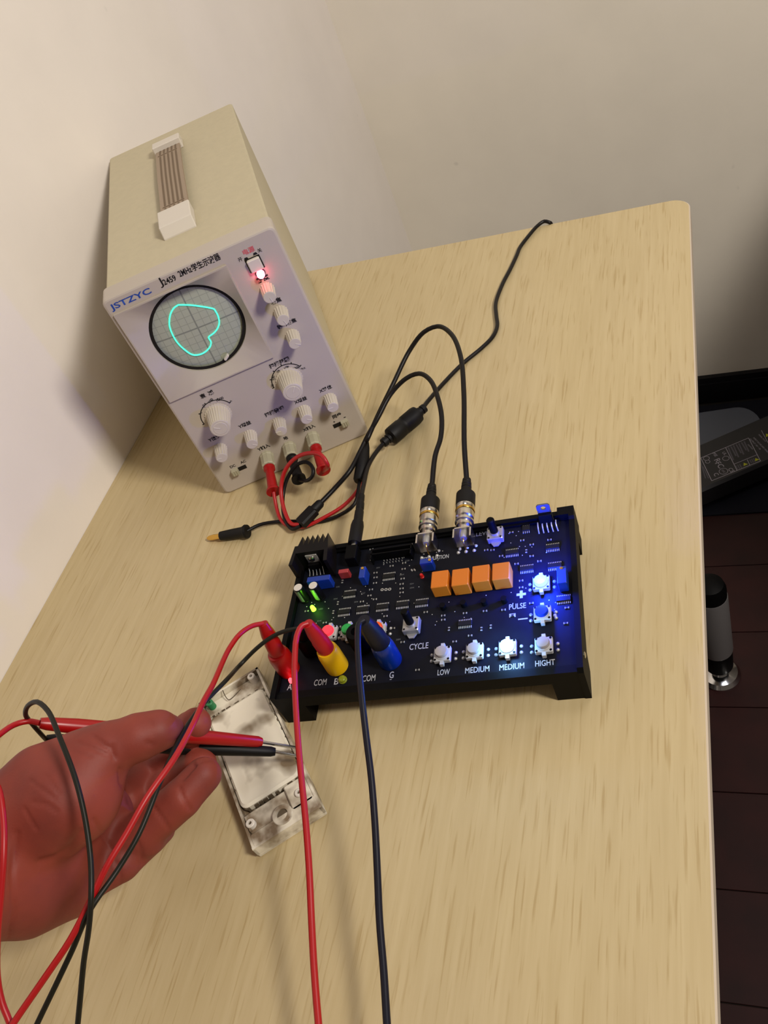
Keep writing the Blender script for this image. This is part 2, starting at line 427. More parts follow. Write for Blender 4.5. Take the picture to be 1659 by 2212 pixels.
def strip(mb, p, q, wdt, z=TH, m=0):
    p = Vector(p); q = Vector(q); d = (q-p).normalized(); nn = Vector((-d.y, d.x))*wdt/2
    mb.add([(*(p-nn), z), (*(q-nn), z), (*(q+nn), z), (*(p+nn), z)], [(0, 1, 2, 3)], m)
fr = [ADz(145, 1140), ADz(1220, 690), ADz(1490, 1210), ADz(390, 1655)]
for i in range(4): strip(lab, fr[i], fr[(i+1) % 4], 0.0012)
strip(lab, ADz(705, 910), ADz(960, 1420), 0.0012); strip(lab, ADz(895, 1280), ADz(1420, 1065), 0.001)
strip(lab, ADz(1190, 1180), ADz(1255, 1310), 0.001); strip(lab, ADz(1510, 520), ADz(1659, 800), 0.001)
lab.build('label_frame', M_print, pa)
tx = MB()
for k in range(7): strip(tx, ADz(760+60*k, 900-22*k), ADz(880+58*k, 1190-32*k - (60 if k % 2 else 0)), 0.003)
for k in range(3): strip(tx, ADz(930+45*k, 1310-15*k), ADz(975+45*k, 1400-15*k), 0.002); strip(tx, ADz(1250+40*k, 1180-15*k), ADz(1290+40*k, 1260-15*k), 0.002)
strip(tx, ADz(130, 1200), ADz(250, 1600), 0.002); strip(tx, ADz(190, 1330), ADz(320, 1600), 0.002)
tx.build('small_print', M_pdim, pa, kind='stuff')
def adtext(s, zx, zy, wd=None, ht=None, m=None, rot=-90):
    p = ADz(zx, zy)
    text(s, 'lettering', m or M_print, pa, XF((p.x, p.y, TH), (0, 0, math.radians(rot))), width=wd, height=ht)
adtext('MODEL: ZX120', 1530, 690, wd=0.026); adtext('INPUT AC100-240V 50/60Hz', 1510, 860, wd=0.058); adtext('OUTPUT 19V \u23d3 7A', 1370, 830, wd=0.040)
adtext('CE', 835, 1420, wd=0.014); adtext('FC', 570, 1300, wd=0.018); adtext('R', 525, 1195, wd=0.009); adtext('CCC', 655, 1440, wd=0.010)
adtext('UL', 680, 1040, wd=0.010); adtext('C', 490, 1515, wd=0.008); adtext('PSE', 465, 1065, wd=0.012); adtext('CAUTION', 1260, 890, wd=0.018)
adtext('\u25b2', 1395, 1170, ht=0.008, m=M_pyel, rot=0); adtext('\u25b2', 1135, 1275, ht=0.008, m=M_pyel, rot=0); adtext('\u25b2', 1640, 620, ht=0.009, m=M_pyel, rot=0)
rg = MB()
for (zx, zy, r) in ((655, 1440, 0.0085), (710, 1150, 0.0065), (300, 1225, 0.0045), (270, 1150, 0.006)):
    p = ADz(zx, zy)
    for k in range(20):
        a0, a1 = 2*math.pi*k/20, 2*math.pi*(k+1)/20
        strip(rg, (p.x+r*math.cos(a0), p.y+r*math.sin(a0)), (p.x+r*math.cos(a1), p.y+r*math.sin(a1)), 0.0009)
rg.build('certification_rings', M_print, pa, kind='stuff')
cc = MB(); tube(cc, [(L_-0.002, Wd/2, 0.02), (L_+0.05, Wd/2, 0.012), (L_+0.12, Wd/2+0.05, 0.006), (L_+0.3, Wd/2+0.02, -0.002)], 0.004)
cc.build('cord', M_cord, pa, True)

# ================================================================== OSCILLOSCOPE
SX, SY, SYAW = -0.443687, -0.401732, 0.456812
SW, SH, SD = 0.155088, 0.231438, 0.355935
sc = empty('oscilloscope', (SX, SY, 0), SYAW, 'beige student oscilloscope with round screen and glowing green heart trace', 'oscilloscope')
fn = Vector((math.sin(SYAW), -math.cos(SYAW), 0)); so = Vector((SX, SY, 0))
def F_(u, v, off=0.0):
    d = ray(u, v); t = ((so + fn*off - CAM_LOC).dot(fn))/d.dot(fn); P = CAM_LOC + d*t - so
    return (P.x*math.cos(SYAW)+P.y*math.sin(SYAW), P.z)
def c2(x, y): return F_(200+x/4.1475, 520+y/4.1475)
def c3(x, y): return F_(480+x/5.53, 500+y/5.53)
def c4(x, y): return F_(380+x/3.95, 760+y/3.95)
T = 0.022
cab = MB().box(0.0022, SW-0.0022, T-0.004, SD, 0.004, SH-0.0034, ch=0.0016)
cab.build('cabinet', M_cab, sc, True, ang=0.5)
for k in range(2): MB().box(0.0016, 0.0024, SD-0.035-k*0.045, SD-0.032-k*0.045, SH-0.045, SH-0.032).build('side_slot', M_gap, sc)
ftm = MB()
ft0 = MB().lathe([(0.008, 0), (0.008, 0.0045)], n=16).build('foot', M_black, sc); ft0.location = (0.015, 0.045, 0)
for p in ((SW-0.015, 0.045, 0), (0.015, SD-0.02, 0), (SW-0.015, SD-0.02, 0)): share(ft0, 'foot', sc, p)
# hood square
h0, h1 = c2(705, 1440), c2(1190, 205)
hx0, hz0 = c2(180, 675)[0], c2(705, 1440)[1]
hx1, hz1 = c2(1190, 205)[0], c2(1190, 205)[1]
hx0 = (c2(180, 675)[0]+c2(705, 1440)[0])/2; hx1 = (c2(1190, 205)[0]+c2(1620, 1030)[0])/2
hz0 = (c2(705, 1440)[1]+c2(1620, 1030)[1])/2; hz1 = (c2(180, 675)[1]+c2(1190, 205)[1])/2
# front panel with square opening, y from 0 (front) to T
def fpt(p, y): return (p[0], y, p[1])
fp = MB()
outer = round_rect(0, SW, 0, SH, 0.004, 4)
def rr(e, r): return round_rect(e, SW-e, e, SH-e, r, 4)
loops = [(rr(0.0, 0.005), T), (rr(0.0, 0.005), 0.002), (rr(0.0008, 0.0045), 0.0006), (rr(0.002, 0.004), 0.0)]
V = []; F = []; n = len(outer)
for lp, y in loops: V += [fpt(p, y) for p in lp]
for r in range(3):
    for k in range(n): a = r*n+k; b_ = r*n+(k+1) % n; F.append((a, a+n, b_+n, b_))
F.append(tuple(range(n)))
fp.add(V, F)
# front face with hole: ring of outer loop to square
k0 = 3*n
hole = [(hx0, hz0), (hx1, hz0), (hx1, hz1), (hx0, hz1)]
b = len(fp.v); fp.v += [fpt(p, 0.0) for p in hole]
# outer loop order: corners at (x1,z0),(x1,z1),(x0,z1),(x0,z0)
seg = 5
cidx = {0: k0+0, 1: k0+seg, 2: k0+2*seg, 3: k0+3*seg}
br = list(range(k0, k0+seg)); tr = list(range(k0+seg, k0+2*seg)); tl = list(range(k0+2*seg, k0+3*seg)); bl = list(range(k0+3*seg, k0+4*seg))
def addf(f): fp.f.append(tuple(f)); fp.m.append(0)
addf([bl[-1], br[0], b+1, b+0]); addf(br + [b+1]); addf([br[-1], tr[0], b+2, b+1]); addf(tr + [b+2])
addf([tr[-1], tl[0], b+3, b+2]); addf(tl + [b+3]); addf([tl[-1], bl[0], b+0, b+3]); addf(bl + [b+0])
# fix winding through bmesh normals
o = fp.build('front_panel', M_face, sc, True, ang=0.35)
bm = bmesh.new(); bm.from_mesh(o.data); bmesh.ops.recalc_face_normals(bm, faces=bm.faces); bm.to_mesh(o.data); bm.free()
# screen geometry
sc0, sr_ = c2(918, 788), None
_e = [c2(*t) for t in ((920, 400), (1362, 790), (930, 1172), (472, 760), (610, 1065), (1240, 530))]
cxs = ((_e[1][0]+_e[3][0])/2 + (_e[0][0]+_e[2][0])/2)/2; czs = ((_e[1][1]+_e[3][1])/2 + (_e[0][1]+_e[2][1])/2)/2
cxs += 0.0004; czs -= 0.0042
rs = 0
rs = sum(math.hypot(a[0]-cxs, a[1]-czs) for a in _e)/len(_e)*1.0; rs *= 0.995
hood = MB(); n = 64
def sqp(a, x0, x1, z0, z1, cx, cz):
    c, s_ = math.cos(a), math.sin(a); t = 1e9
    if c > 1e-9: t = min(t, (x1-cx)/c)
    if c < -1e-9: t = min(t, (x0-cx)/c)
    if s_ > 1e-9: t = min(t, (z1-cz)/s_)
    if s_ < -1e-9: t = min(t, (z0-cz)/s_)
    return (cx+t*c, cz+t*s_)
angs = [2*math.pi*k/n for k in range(n)]
for q in hole:                         # snap the nearest spoke to each corner
    a = math.atan2(q[1]-czs, q[0]-cxs) % (2*math.pi); k = min(range(n), key=lambda i: abs(angs[i]-a)); angs[k] = a
lip = 0.0022
L0 = [(*sqp(a, hx0, hx1, hz0, hz1, cxs, czs), 0.004) for a in angs]
L1 = [(p[0], p[1], -lip) for p in L0]
def shr(p, e): return (p[0]+(e if p[0] < cxs else -e)*(1 if abs(p[0]-hx0) < 1e-6 or abs(p[0]-hx1) < 1e-6 else 0), p[1]+(e if p[1] < czs else -e)*(1 if abs(p[1]-hz0) < 1e-6 or abs(p[1]-hz1) < 1e-6 else 0))
L2 = [(*shr(p, 0.0012), -lip) for p in L0]
def circ(r, y): return [(cxs+r*math.cos(a), czs+r*math.sin(a), y) for a in angs]
rings = [L0, L1, L2, circ(rs, 0.0055), circ(rs, 0.0075)]
V = [(p[0], p[2], p[1]) for R_ in rings for p in R_]; F = []; mi = []
for r in range(len(rings)-1):
    for k in range(n): a = r*n+k; b_ = r*n+(k+1) % n; F.append((a, b_, b_+n, a+n)); mi.append(0)
hood.add(V, F, mi)
o = hood.build('screen_hood', M_hood, sc, True, ang=0.4)
bm = bmesh.new(); bm.from_mesh(o.data); bmesh.ops.recalc_face_normals(bm, faces=bm.faces); bm.to_mesh(o.data); bm.free()
gap = MB(); gap.lathe([(rs+0.0008, 0), (rs+0.0008, 0.012), (rs-0.003, 0.012)], XF((cxs, 0.0195, czs), (math.pi/2, 0, 0)), n=64, caps=False)
gap.lathe([(rs+0.0008, 0.0002), (0.0001, 0.0001)], XF((cxs, 0.0195, czs), (math.pi/2, 0, 0)), n=64, caps=False)
gap.build('screen_well', M_gap, sc, True)
# screen disc, convex, with printed graticule
def screen_mat():
    m = bpy.data.materials.new('screen_graticule'); m.use_nodes = True; nt = m.node_tree; N = nt.nodes; L = nt.links
    b = N['Principled BSDF']; b.inputs['Roughness'].default_value = 0.3
    tc = N.new('ShaderNodeTexCoord'); mp = N.new('ShaderNodeMapping'); mp.inputs['Rotation'].default_value = (0, math.radians(-3), 0)
    L.new(tc.outputs['Object'], mp.inputs['Vector']); sp = N.new('ShaderNodeSeparateXYZ'); L.new(mp.outputs['Vector'], sp.inputs[0])
    outs = []
    def mth(op, a, b_=None, c=None):
        x = N.new('ShaderNodeMath'); x.operation = op
        for i, q in enumerate((a, b_, c)):
            if q is None: continue
            if hasattr(q, 'links') or hasattr(q, 'node'): L.new(q, x.inputs[i])
            else: x.inputs[i].default_value = q
        return x.outputs[0]
    P_ = 0.0066
    for ax_ in ('X', 'Z'):
        s_ = sp.outputs[ax_]
        d = mth('ABSOLUTE', mth('SUBTRACT', mth('FRACT', mth('ADD', mth('DIVIDE', s_, P_), 100.5)), 0.5))
        g = mth('LESS_THAN', d, 0.045)
        lim = mth('LESS_THAN', mth('ABSOLUTE', s_), 0.0375 if ax_ == 'X' else 0.0385)
        cen = mth('LESS_THAN', mth('ABSOLUTE', s_), 0.00065)
        outs.append(mth('MAXIMUM', mth('MULTIPLY', g, 0.55), cen))
    a = mth('MAXIMUM', outs[0], outs[1])
    mx = N.new('ShaderNodeMixRGB'); L.new(a, mx.inputs[0])
    mx.inputs[1].default_value = (*lin((0.66, 0.68, 0.61)), 1); mx.inputs[2].default_value = (*lin((0.50, 0.52, 0.48)), 1)
    L.new(mx.outputs[0], b.inputs['Base Color']); return m
rsc = rs-0.0012; scm = MB()
dep = lambda r: 0.0080 + 0.0022*(r/rsc)**2
prof = [rsc*k/8 for k in range(8, 0, -1)]
V = []; F = []; n = 64
for r in prof: V += [(r*math.cos(2*math.pi*k/n), dep(r), r*math.sin(2*math.pi*k/n)) for k in range(n)]
V.append((0, dep(0), 0))
for j in range(7):
    for k in range(n): a = j*n+k; b_ = j*n+(k+1) % n; F.append((a, b_, b_+n, a+n))
for k in range(n): F.append((7*n+k, 7*n+(k+1) % n, 8*n))
scm.add(V, F); o = scm.build('screen', screen_mat(), sc, True, ang=1.0, label='grey-green round screen with grid'); o.location = (cxs, 0, czs)
SCREEN = o
tp = [(768, 578), (860, 578), (960, 588), (1090, 615), (1095, 622), (1122, 670), (1135, 735), (1120, 785), (1085, 828), (1040, 862), (1042, 875), (1060, 905), (1055, 945), (1020, 990), (970, 1020), (915, 1028), (880, 1018), (820, 975), (760, 915), (715, 840), (690, 770), (688, 715), (700, 655), (730, 605), (768, 578)]
tpts = []
for x, y in tp:
    a = F_(200+x/4.1475, 520+y/4.1475, -0.008); r = math.hypot(a[0]-cxs, a[1]-czs); tpts.append((a[0]-cxs, dep(r)-0.0004, a[1]-czs))
tm = MB(); tube(tm, tpts, 0.00068, n=8, step=0.0015)
o = tm.build('trace', M_trace, SCREEN, True, label='glowing mint green heart-shaped trace')
cl = MB().box(-0.003, 0.003, 0, 0.004, -0.0012, 0.0012, ch=0.0005); o = cl.build('retaining_clip', M_cap, sc)
o.location = (c2(1205, 1075)[0], 0.0045, c2(1205, 1075)[1]); o.rotation_euler = (0, -0.6, 0)
# knobs
def knob_mesh(r, ln, n=26, big=False):
    m = MB(); X = XF((0, 0, 0), (math.pi/2, 0, 0))
    if big: m.lathe([(r*1.18, 0), (r*1.18, 0.0012), (r*1.05, 0.0014), (r*1.02, ln*0.18), (r*0.86, ln*0.96)], X, n=56, teeth=1, depth=0.045)
    else: m.lathe([(r*1.05, 0), (r*1.0, ln*0.12), (r*0.88, ln*0.96)], X, n=n*1+6, teeth=1, depth=0.09)
    m.lathe([(r*0.84, ln*0.95), (r*0.84, ln*0.985), (r*0.76, ln)], X, n=28)
    if big: m.lathe([(r*0.62, ln*1.0), (r*0.58, ln*1.012)], X, n=28)
    return m
ks = knob_mesh(0.0063, 0.0155).build('knob', M_knob, sc, True, ang=0.35)
kb = knob_mesh(0.0108, 0.0225, big=True).build('knob', M_knob, sc, True, ang=0.35, label='large ribbed range knob')
pls = MB().box(0.0002, 0.0050, -0.0158, -0.0150, -0.00035, 0.00035).build('pointer_line', M_cap, ks)
plb = MB().box(0.0002, 0.0062, -0.0231, -0.0222, -0.00045, 0.00045).build('pointer_line', M_cap, kb)
def put_knob(src, line, pos, ang, first=False):
    if first: k, l = src, line
    else:
        k = src.copy(); C.objects.link(k); k.parent = sc
        l = line.copy(); C.objects.link(l); l.parent = k
    k.location = (pos[0], 0, pos[1]); k.rotation_euler = (0, math.radians(ang), 0)
small = [(c3(540, 690), 80), (c3(700, 960), 75), (c3(840, 1240), 35), (c4(380, 825), 185), (c4(635, 710), 40), (c4(880, 600), 190), (c4(1095, 500), 35), (c4(1315, 400), 185)]
for i, (p, a) in enumerate(small): put_knob(ks, pls, p, a, i == 0)
for i, (p, a) in enumerate([(c4(968, 235), -55), (c4(362, 537), 215)]): put_knob(kb, plb, p, a, i == 0)
# terminals
def terminal_mesh():
    m = MB(); X = XF((0, 0, 0), (math.pi/2, 0, 0))
    m.lathe([(0.0070, 0), (0.0070, 0.003), (0.0066, 0.0035), (0.0068, 0.0165), (0.0060, 0.018)], X, n=20, teeth=1, depth=0.07)
    return m
tpos = [c4(775, 890), c4(965, 810), c4(1165, 725)]
t0 = terminal_mesh().build('terminal', M_post, sc, True, ang=0.35)
for i, p in enumerate(tpos):
    t = t0 if i == 0 else share(t0, 'terminal', sc)
    t.location = (p[0], 0, p[1])
# slide switches
for (p, sp) in ((c4(540, 1000), -1), (c4(1405, 612), 1)):
    m = MB().box(-0.0075, 0.0075, -0.0003, 0.001, -0.0022, 0.0022); s_ = m.build('slide_switch', M_gap, sc); s_.location = (p[0], 0, p[1])
    m = MB()
    m.box(-0.0035, 0.0035, -0.0045, 0.0, -0.0028, 0.0028)
    for k in range(3): m.box(-0.0028+k*0.0022, -0.0018+k*0.0022, -0.0050, -0.0044, -0.0026, 0.0026)
    q = m.build('slider', M_post, s_); q.location = (sp*0.0042, 0, 0)
# power button, led
p = c3(390, 385)
m = MB().box(-0.0065, 0.0065, -0.0004, 0.001, -0.0062, 0.0062); b_ = m.build('power_switch', M_gap, sc); b_.location = (p[0], 0, p[1])
m = MB().box(-0.0055, 0.0055, -0.004, 0, -0.0055, 0.0055, ch=0.0007); m.build('power_button', M_cap, b_, True, ang=0.3)
p = c3(450, 485)
m = MB().lathe([(0.0042, 0), (0.0042, 0.0008)], XF((0, 0, 0), (math.pi/2, 0, 0)), n=24); lb = m.build('power_lamp', M_gap, sc); lb.location = (p[0], 0, p[1]-0.001)
m = MB().lathe([(0.0034, 0.0005), (0.0034, 0.0035), (0.0027, 0.0055), (0.0013, 0.0066)], XF((0, 0, 0), (math.pi/2, 0, 0)), n=24); m.build('lens', M_ledr, lb, True, label='glowing red lens')
# range arcs
def arc(p, r, a0, a1, tick):
    m = MB(); n = 24; A = [math.radians(a0+(a1-a0)*k/n) for k in range(n+1)]
    V = []
    for a in A: V += [(p[0]+r*math.cos(a), -0.00008, p[1]+r*math.sin(a)), (p[0]+(r+0.0009)*math.cos(a), -0.00008, p[1]+(r+0.0009)*math.sin(a))]
    m.add(V, [(2*k, 2*k+2, 2*k+3, 2*k+1) for k in range(n)])
    for k in range(tick):
        a = math.radians(a0+(a1-a0)*k/(tick-1)); c, s_ = math.cos(a), math.sin(a); d = 0.0005
        m.add([(p[0]+r*c-d*s_, -0.0001, p[1]+r*s_+d*c), (p[0]+r*c+d*s_, -0.0001, p[1]+r*s_-d*c), (p[0]+(r+.0022)*c+d*s_, -0.0001, p[1]+(r+.0022)*s_-d*c), (p[0]+(r+.0022)*c-d*s_, -0.0001, p[1]+(r+.0022)*s_+d*c)], [(0, 1, 2, 3)])
    m.build('scale_arc', M_ink, sc)
KA, KB = c4(968, 235), c4(362, 537)
arc(KA, 0.0158, 30, 185, 6); arc(KB, 0.0158, 25, 190, 5)
def ft(s, pos, wd=None, ht=None, m=None, rot=0, bold=0.0):
    X = XF((pos[0], -0.00012, pos[1])) @ XF((0, 0, 0), (math.pi/2, 0, 0)) @ XF((0, 0, 0), (0, 0, math.radians(rot)))
    text(s, 'lettering', m or M_ink, sc, X, width=wd, height=ht, bold=bold)
a, b_ = F_(237, 664), F_(326, 628)
ft('JSTZYC', ((a[0]+b_[0])/2, (a[1]+b_[1])/2-0.0008), wd=abs(b_[0]-a[0]), ht=0.0068, m=M_blue_ink, bold=0.02)
a, b_ = F_(346, 617), F_(352, 600); ft('J', (F_(347, 611)[0], F_(347, 611)[1]), ht=0.0088, wd=0.0032)
a, b_ = c2(632, 375), c2(742, 325); zt = (a[1]+b_[1])/2
ft('2459', ((a[0]+b_[0])/2, zt-0.0002), wd=b_[0]-a[0], ht=0.0052, bold=0.02)
a, b_ = c2(770, 300), c2(885, 250); ft('2MHz', ((a[0]+b_[0])/2, (a[1]+b_[1])/2), wd=b_[0]-a[0], ht=0.0054, bold=0.02)
a, b_ = c2(888, 245), c2(1140, 135); ft('学生示波器', ((a[0]+b_[0])/2, (a[1]+b_[1])/2), wd=b_[0]-a[0], ht=0.0066, bold=0.02)
ft('电源', c3(315, 228), wd=0.010, m=M_red_ink, bold=0.02)
ft('开', c3(215, 335), wd=0.0036, bold=0.01); ft('关', c3(445, 225), wd=0.0036, bold=0.01)
bl_ = MB()
for p in (c3(285, 325), c3(392, 265)):
    bl_.add([(p[0]-0.002, -0.0001, p[1]-0.001), (p[0]+0.002, -0.0001, p[1]-0.001), (p[0]+0.0012, -0.0001, p[1]+0.001), (p[0]-0.0012, -0.0001, p[1]+0.001)], [(0, 1, 2, 3)])
bl_.build('switch_marks', M_ink, sc)
ft('辉度', c3(485, 562), wd=0.0108, bold=0.03)
ft('聚焦', (c3(640, 830)[0], c3(640, 830)[1]), wd=0.0098, bold=0.03)
ft('辅助聚焦', (c3(770, 1100)[0], c3(770, 1100)[1]), wd=0.0180, bold=0.03)
ft('扫描范围', c4(880, 92), wd=0.0195, bold=0.03)
ft('衰  减', c4(262, 362), wd=0.013, bold=0.03)
ft('Y位移', c4(328, 735), wd=0.0125, bold=0.03); ft('Y增益', c4(585, 620), wd=0.0125, bold=0.03)
ft('扫描微调', c4(838, 508), wd=0.0195, bold=0.03); ft('X增益', c4(1062, 412), wd=0.0125, bold=0.03)
ft('X移位', c4(1275, 315), wd=0.0125, bold=0.03); ft('同步', c4(1373, 543), wd=0.0090, bold=0.03)
ft('X输入', c4(1135, 648), wd=0.0125, bold=0.03); ft('Y输入', c4(748, 815), wd=0.0125, bold=0.03); ft('地', c4(935, 735), wd=0.0044, bold=0.03)
ft('DC', c4(485, 975), wd=0.0056, bold=0.02); ft('AC', c4(573, 938), wd=0.0056, bold=0.02)
ft('+', c4(1350, 597), wd=0.002, bold=0.02); ft('-', c4(1440, 558), wd=0.002, bold=0.02)
for s_, x, y, r in (('10', 822, 288, 60), ('100', 830, 222, 70), ('1k', 873, 162, 45), ('10k', 945, 130, 15), ('100k', 1028, 135, -8), ('外X', 1085, 142, 0)):
    ft(s_, c4(x, y), ht=0.0026, rot=r if s_ not in ('外X',) else 0, bold=0.02)
for s_, x, y, r in (('1', 212, 523, 90), ('10', 238, 460, 60), ('100', 297, 415, 25), ('1000', 375, 402, 0), ('\u223f', 470, 418, 0)):
    ft(s_, c4(x, y), ht=0.0028 if s_ != '\u223f' else 0.0016, rot=r, bold=0.02)
# handle on top
HZ = SH-0.0034
hd = MB()
hx, hwid = 0.0612, 0.0272
zt = [(0.100, 0.0055), (0.122, 0.0075), (0.20, 0.0085), (0.268, 0.0075), (0.295, 0.0050)]
for i in range(len(zt)-1):
    (y0, z0), (y1, z1) = zt[i], zt[i+1]
    V = [(hx, y0, HZ+z0-0.003), (hx+hwid, y0, HZ+z0-0.003), (hx+hwid, y0, HZ+z0), (hx, y0, HZ+z0), (hx, y1, HZ+z1-0.003), (hx+hwid, y1, HZ+z1-0.003), (hx+hwid, y1, HZ+z1), (hx, y1, HZ+z1)]
    hd.add(V, [(0, 1, 2, 3), (7, 6, 5, 4), (3, 2, 6, 7), (1, 0, 4, 5), (2, 1, 5, 6), (0, 3, 7, 4)])
hs = hd.build('carry_strap', M_strap, sc)
rb = MB()
for k in range(5):
    x = hx + 0.0040 + k*0.0044
    for (ya, yb) in ((0.110, 0.1225), (0.127, 0.262), (0.267, 0.284)):
        def zz(y):
            for i in range(len(zt)-1):
                if zt[i][0] <= y <= zt[i+1][0]: t = (y-zt[i][0])/(zt[i+1][0]-zt[i][0]); return HZ + zt[i][1]*(1-t)+zt[i+1][1]*t
            return HZ
        ys = [ya, (ya+yb)/2 if yb-ya > 0.1 and False else yb] if yb-ya < 0.1 else [ya, 0.20, yb]
        for u in range(len(ys)-1):
            y0, y1 = ys[u], ys[u+1]
            rb.add([(x, y0, zz(y0)+0.0002), (x+0.0020, y0, zz(y0)+0.0002), (x+0.0020, y1, zz(y1)+0.0002), (x, y1, zz(y1)+0.0002)], [(0, 1, 2, 3)])
for y in (0.1248, 0.2645): rb.box(hx+0.0025, hx+hwid-0.003, y-0.0008, y+0.0008, zz(y)-0.0005, zz(y)+0.0003)
rb.build('strap_ribs', M_strapd, hs)
def hcap(y_in, y_mid, y_out):
    m = MB(); x0, x1 = hx-0.002, hx+hwid+0.002
    pr = [(y_in, 0), (y_in, 0.0115), (y_mid, 0.0105), (y_out, 0.0005), (y_out, 0)]
    n = len(pr); V = [(x0, y, HZ+z) for y, z in pr] + [(x1, y, HZ+z) for y, z in pr]
    F = [tuple(range(n)), tuple(range(2*n-1, n-1, -1))] + [(k, k+n, (k+1) % n+n, (k+1) % n) for k in range(n)]
    m.add(V, F)
    o = m.build('handle_cap', M_cap, sc)
    bm = bmesh.new(); bm.from_mesh(o.data); bmesh.ops.recalc_face_normals(bm, faces=bm.faces); bmesh.ops.bevel(bm, geom=bm.edges[:], offset=0.0008, segments=1, affect='EDGES'); bm.to_mesh(o.data); bm.free()
hcap(0.109, 0.0765, 0.0715); hcap(0.284, 0.302, 0.310)

# ================================================================== CIRCUIT BOARD IN ITS CARRIER
BX, BY_, BYAW, BD, BH, BWD = -0.296116, -0.651356, 0.108885, 0.142463, 0.034123, 0.225
ZP = 0.0300
bd = empty('circuit_board', (BX, BY_, 0), BYAW, 'black signal generator circuit board in a black open carrier with glowing blue buttons', 'circuit board')
def Bp(u, v, z=ZP):
    P = at(u, v, z); x, y = P.x-BX, P.y-BY_
    return Vector((x*math.cos(BYAW)+y*math.sin(BYAW), -x*math.sin(BYAW)+y*math.cos(BYAW), z))
def g7(x, y, z=ZP): return Bp(880+x/4.046, 1080+y/4.046, z)
def g6(x, y, z=ZP): return Bp(600+x/4.608, 1080+y/4.608, z)
def g5(x, y, z=ZP): return Bp(620+x/5.925, 1180+y/5.925, z)
def g8(x, y, z=ZP): return Bp(560+x/4.1475, 1300+y/4.1475, z)
wl = 0.0042
cr = MB()
cr.box(wl, BWD-wl, 0.0002, BD-0.0002, 0.0205, 0.0235)
cr.box(wl, BWD-wl, 0, 0.004, 0.0205, 0.0325); cr.box(wl, BWD-wl, 0.004, 0.0062, 0.026, 0.0318)
cr.box(wl, BWD-wl, BD-0.0042, BD, 0.0205, BH); cr.box(wl, BWD-wl, BD-0.0062, BD-0.0042, 0.026, 0.0318)
cr.build('carrier_tray', M_blackp, bd)
ep = MB().prism([(0, 0.0205), (BD, 0.0205), (BD, BH), (0, BH)], 0, wl, X=Matrix(((0, 0, 1, 0), (1, 0, 0, 0), (0, 1, 0, 0), (0, 0, 0, 1))))
ep.build('end_plate', M_blackp, bd)
prf = [(-0.0005, 0.0), (0.020, 0.0), (0.028, 0.012), (BD-0.02, 0.018), (BD-0.016, 0.012), (BD+0.002, 0.012), (BD+0.002, BH+0.002), (BD-0.008, BH+0.002), (BD-0.010, BH), (0.002, BH), (-0.0005, BH-0.003)]
ep = MB().prism(prf, 0, wl, X=Matrix(((0, 0, 1, 0), (1, 0, 0, 0), (0, 1, 0, 0), (0, 0, 0, 1)))); o = ep.build('end_plate', M_blackp, bd); o.location.x = BWD-wl
MB().box(BWD-0.0125, BWD-wl, BD-0.006, BD+0.002, 0.020, BH+0.002).build('corner_block', M_blackp, bd)
MB().lathe([(0.0024, 0), (0.0024, 0.0008), (0.0012, 0.0014)], XF((BWD-0.0001, 0.016, 0.027), (0, math.pi/2, 0)), n=16).build('end_screw', M_silver, bd, True)
f0 = MB().box(0, 0.0225, 0, 0.016, 0, 0.0205).build('carrier_foot', M_blackp, bd); f0.location = (BWD-0.0228, 0.0, 0)
for p in ((0.0005, 0, 0), (0.0005, BD-0.017, 0), (BWD-0.0228, BD-0.017, 0)): share(f0, 'carrier_foot', bd, p)
pcb = MB().box(wl+0.0003, BWD-wl-0.0003, 0.0064, BD-0.0064, ZP-0.0016, ZP, ch=0.0002).build('circuit_panel', M_pcb, bd)

# relays
def lp(nm, m, mats, loc, rz=0, smooth=False, label=None, ang=0.5):
    o = m.build(nm, mats, bd, smooth, label, ang=ang); o.location = loc; o.rotation_euler = (0, 0, rz); return o
m = MB().box(-0.0064, 0.0064, -0.0078, 0.0078, 0.0005, 0.0122, ch=0.0005)
r0 = lp('relay', m, M_or, (0, 0, 0), smooth=True)
for i, (u, v) in enumerate([(949, 1250), (993.7, 1245.6), (1037.7, 1238.2), (1081.4, 1232.7)]):
    p = Bp(u, v, ZP+0.0122); o = r0 if i == 0 else share(r0, 'relay', bd)
    o.location = (p.x, p.y, ZP)
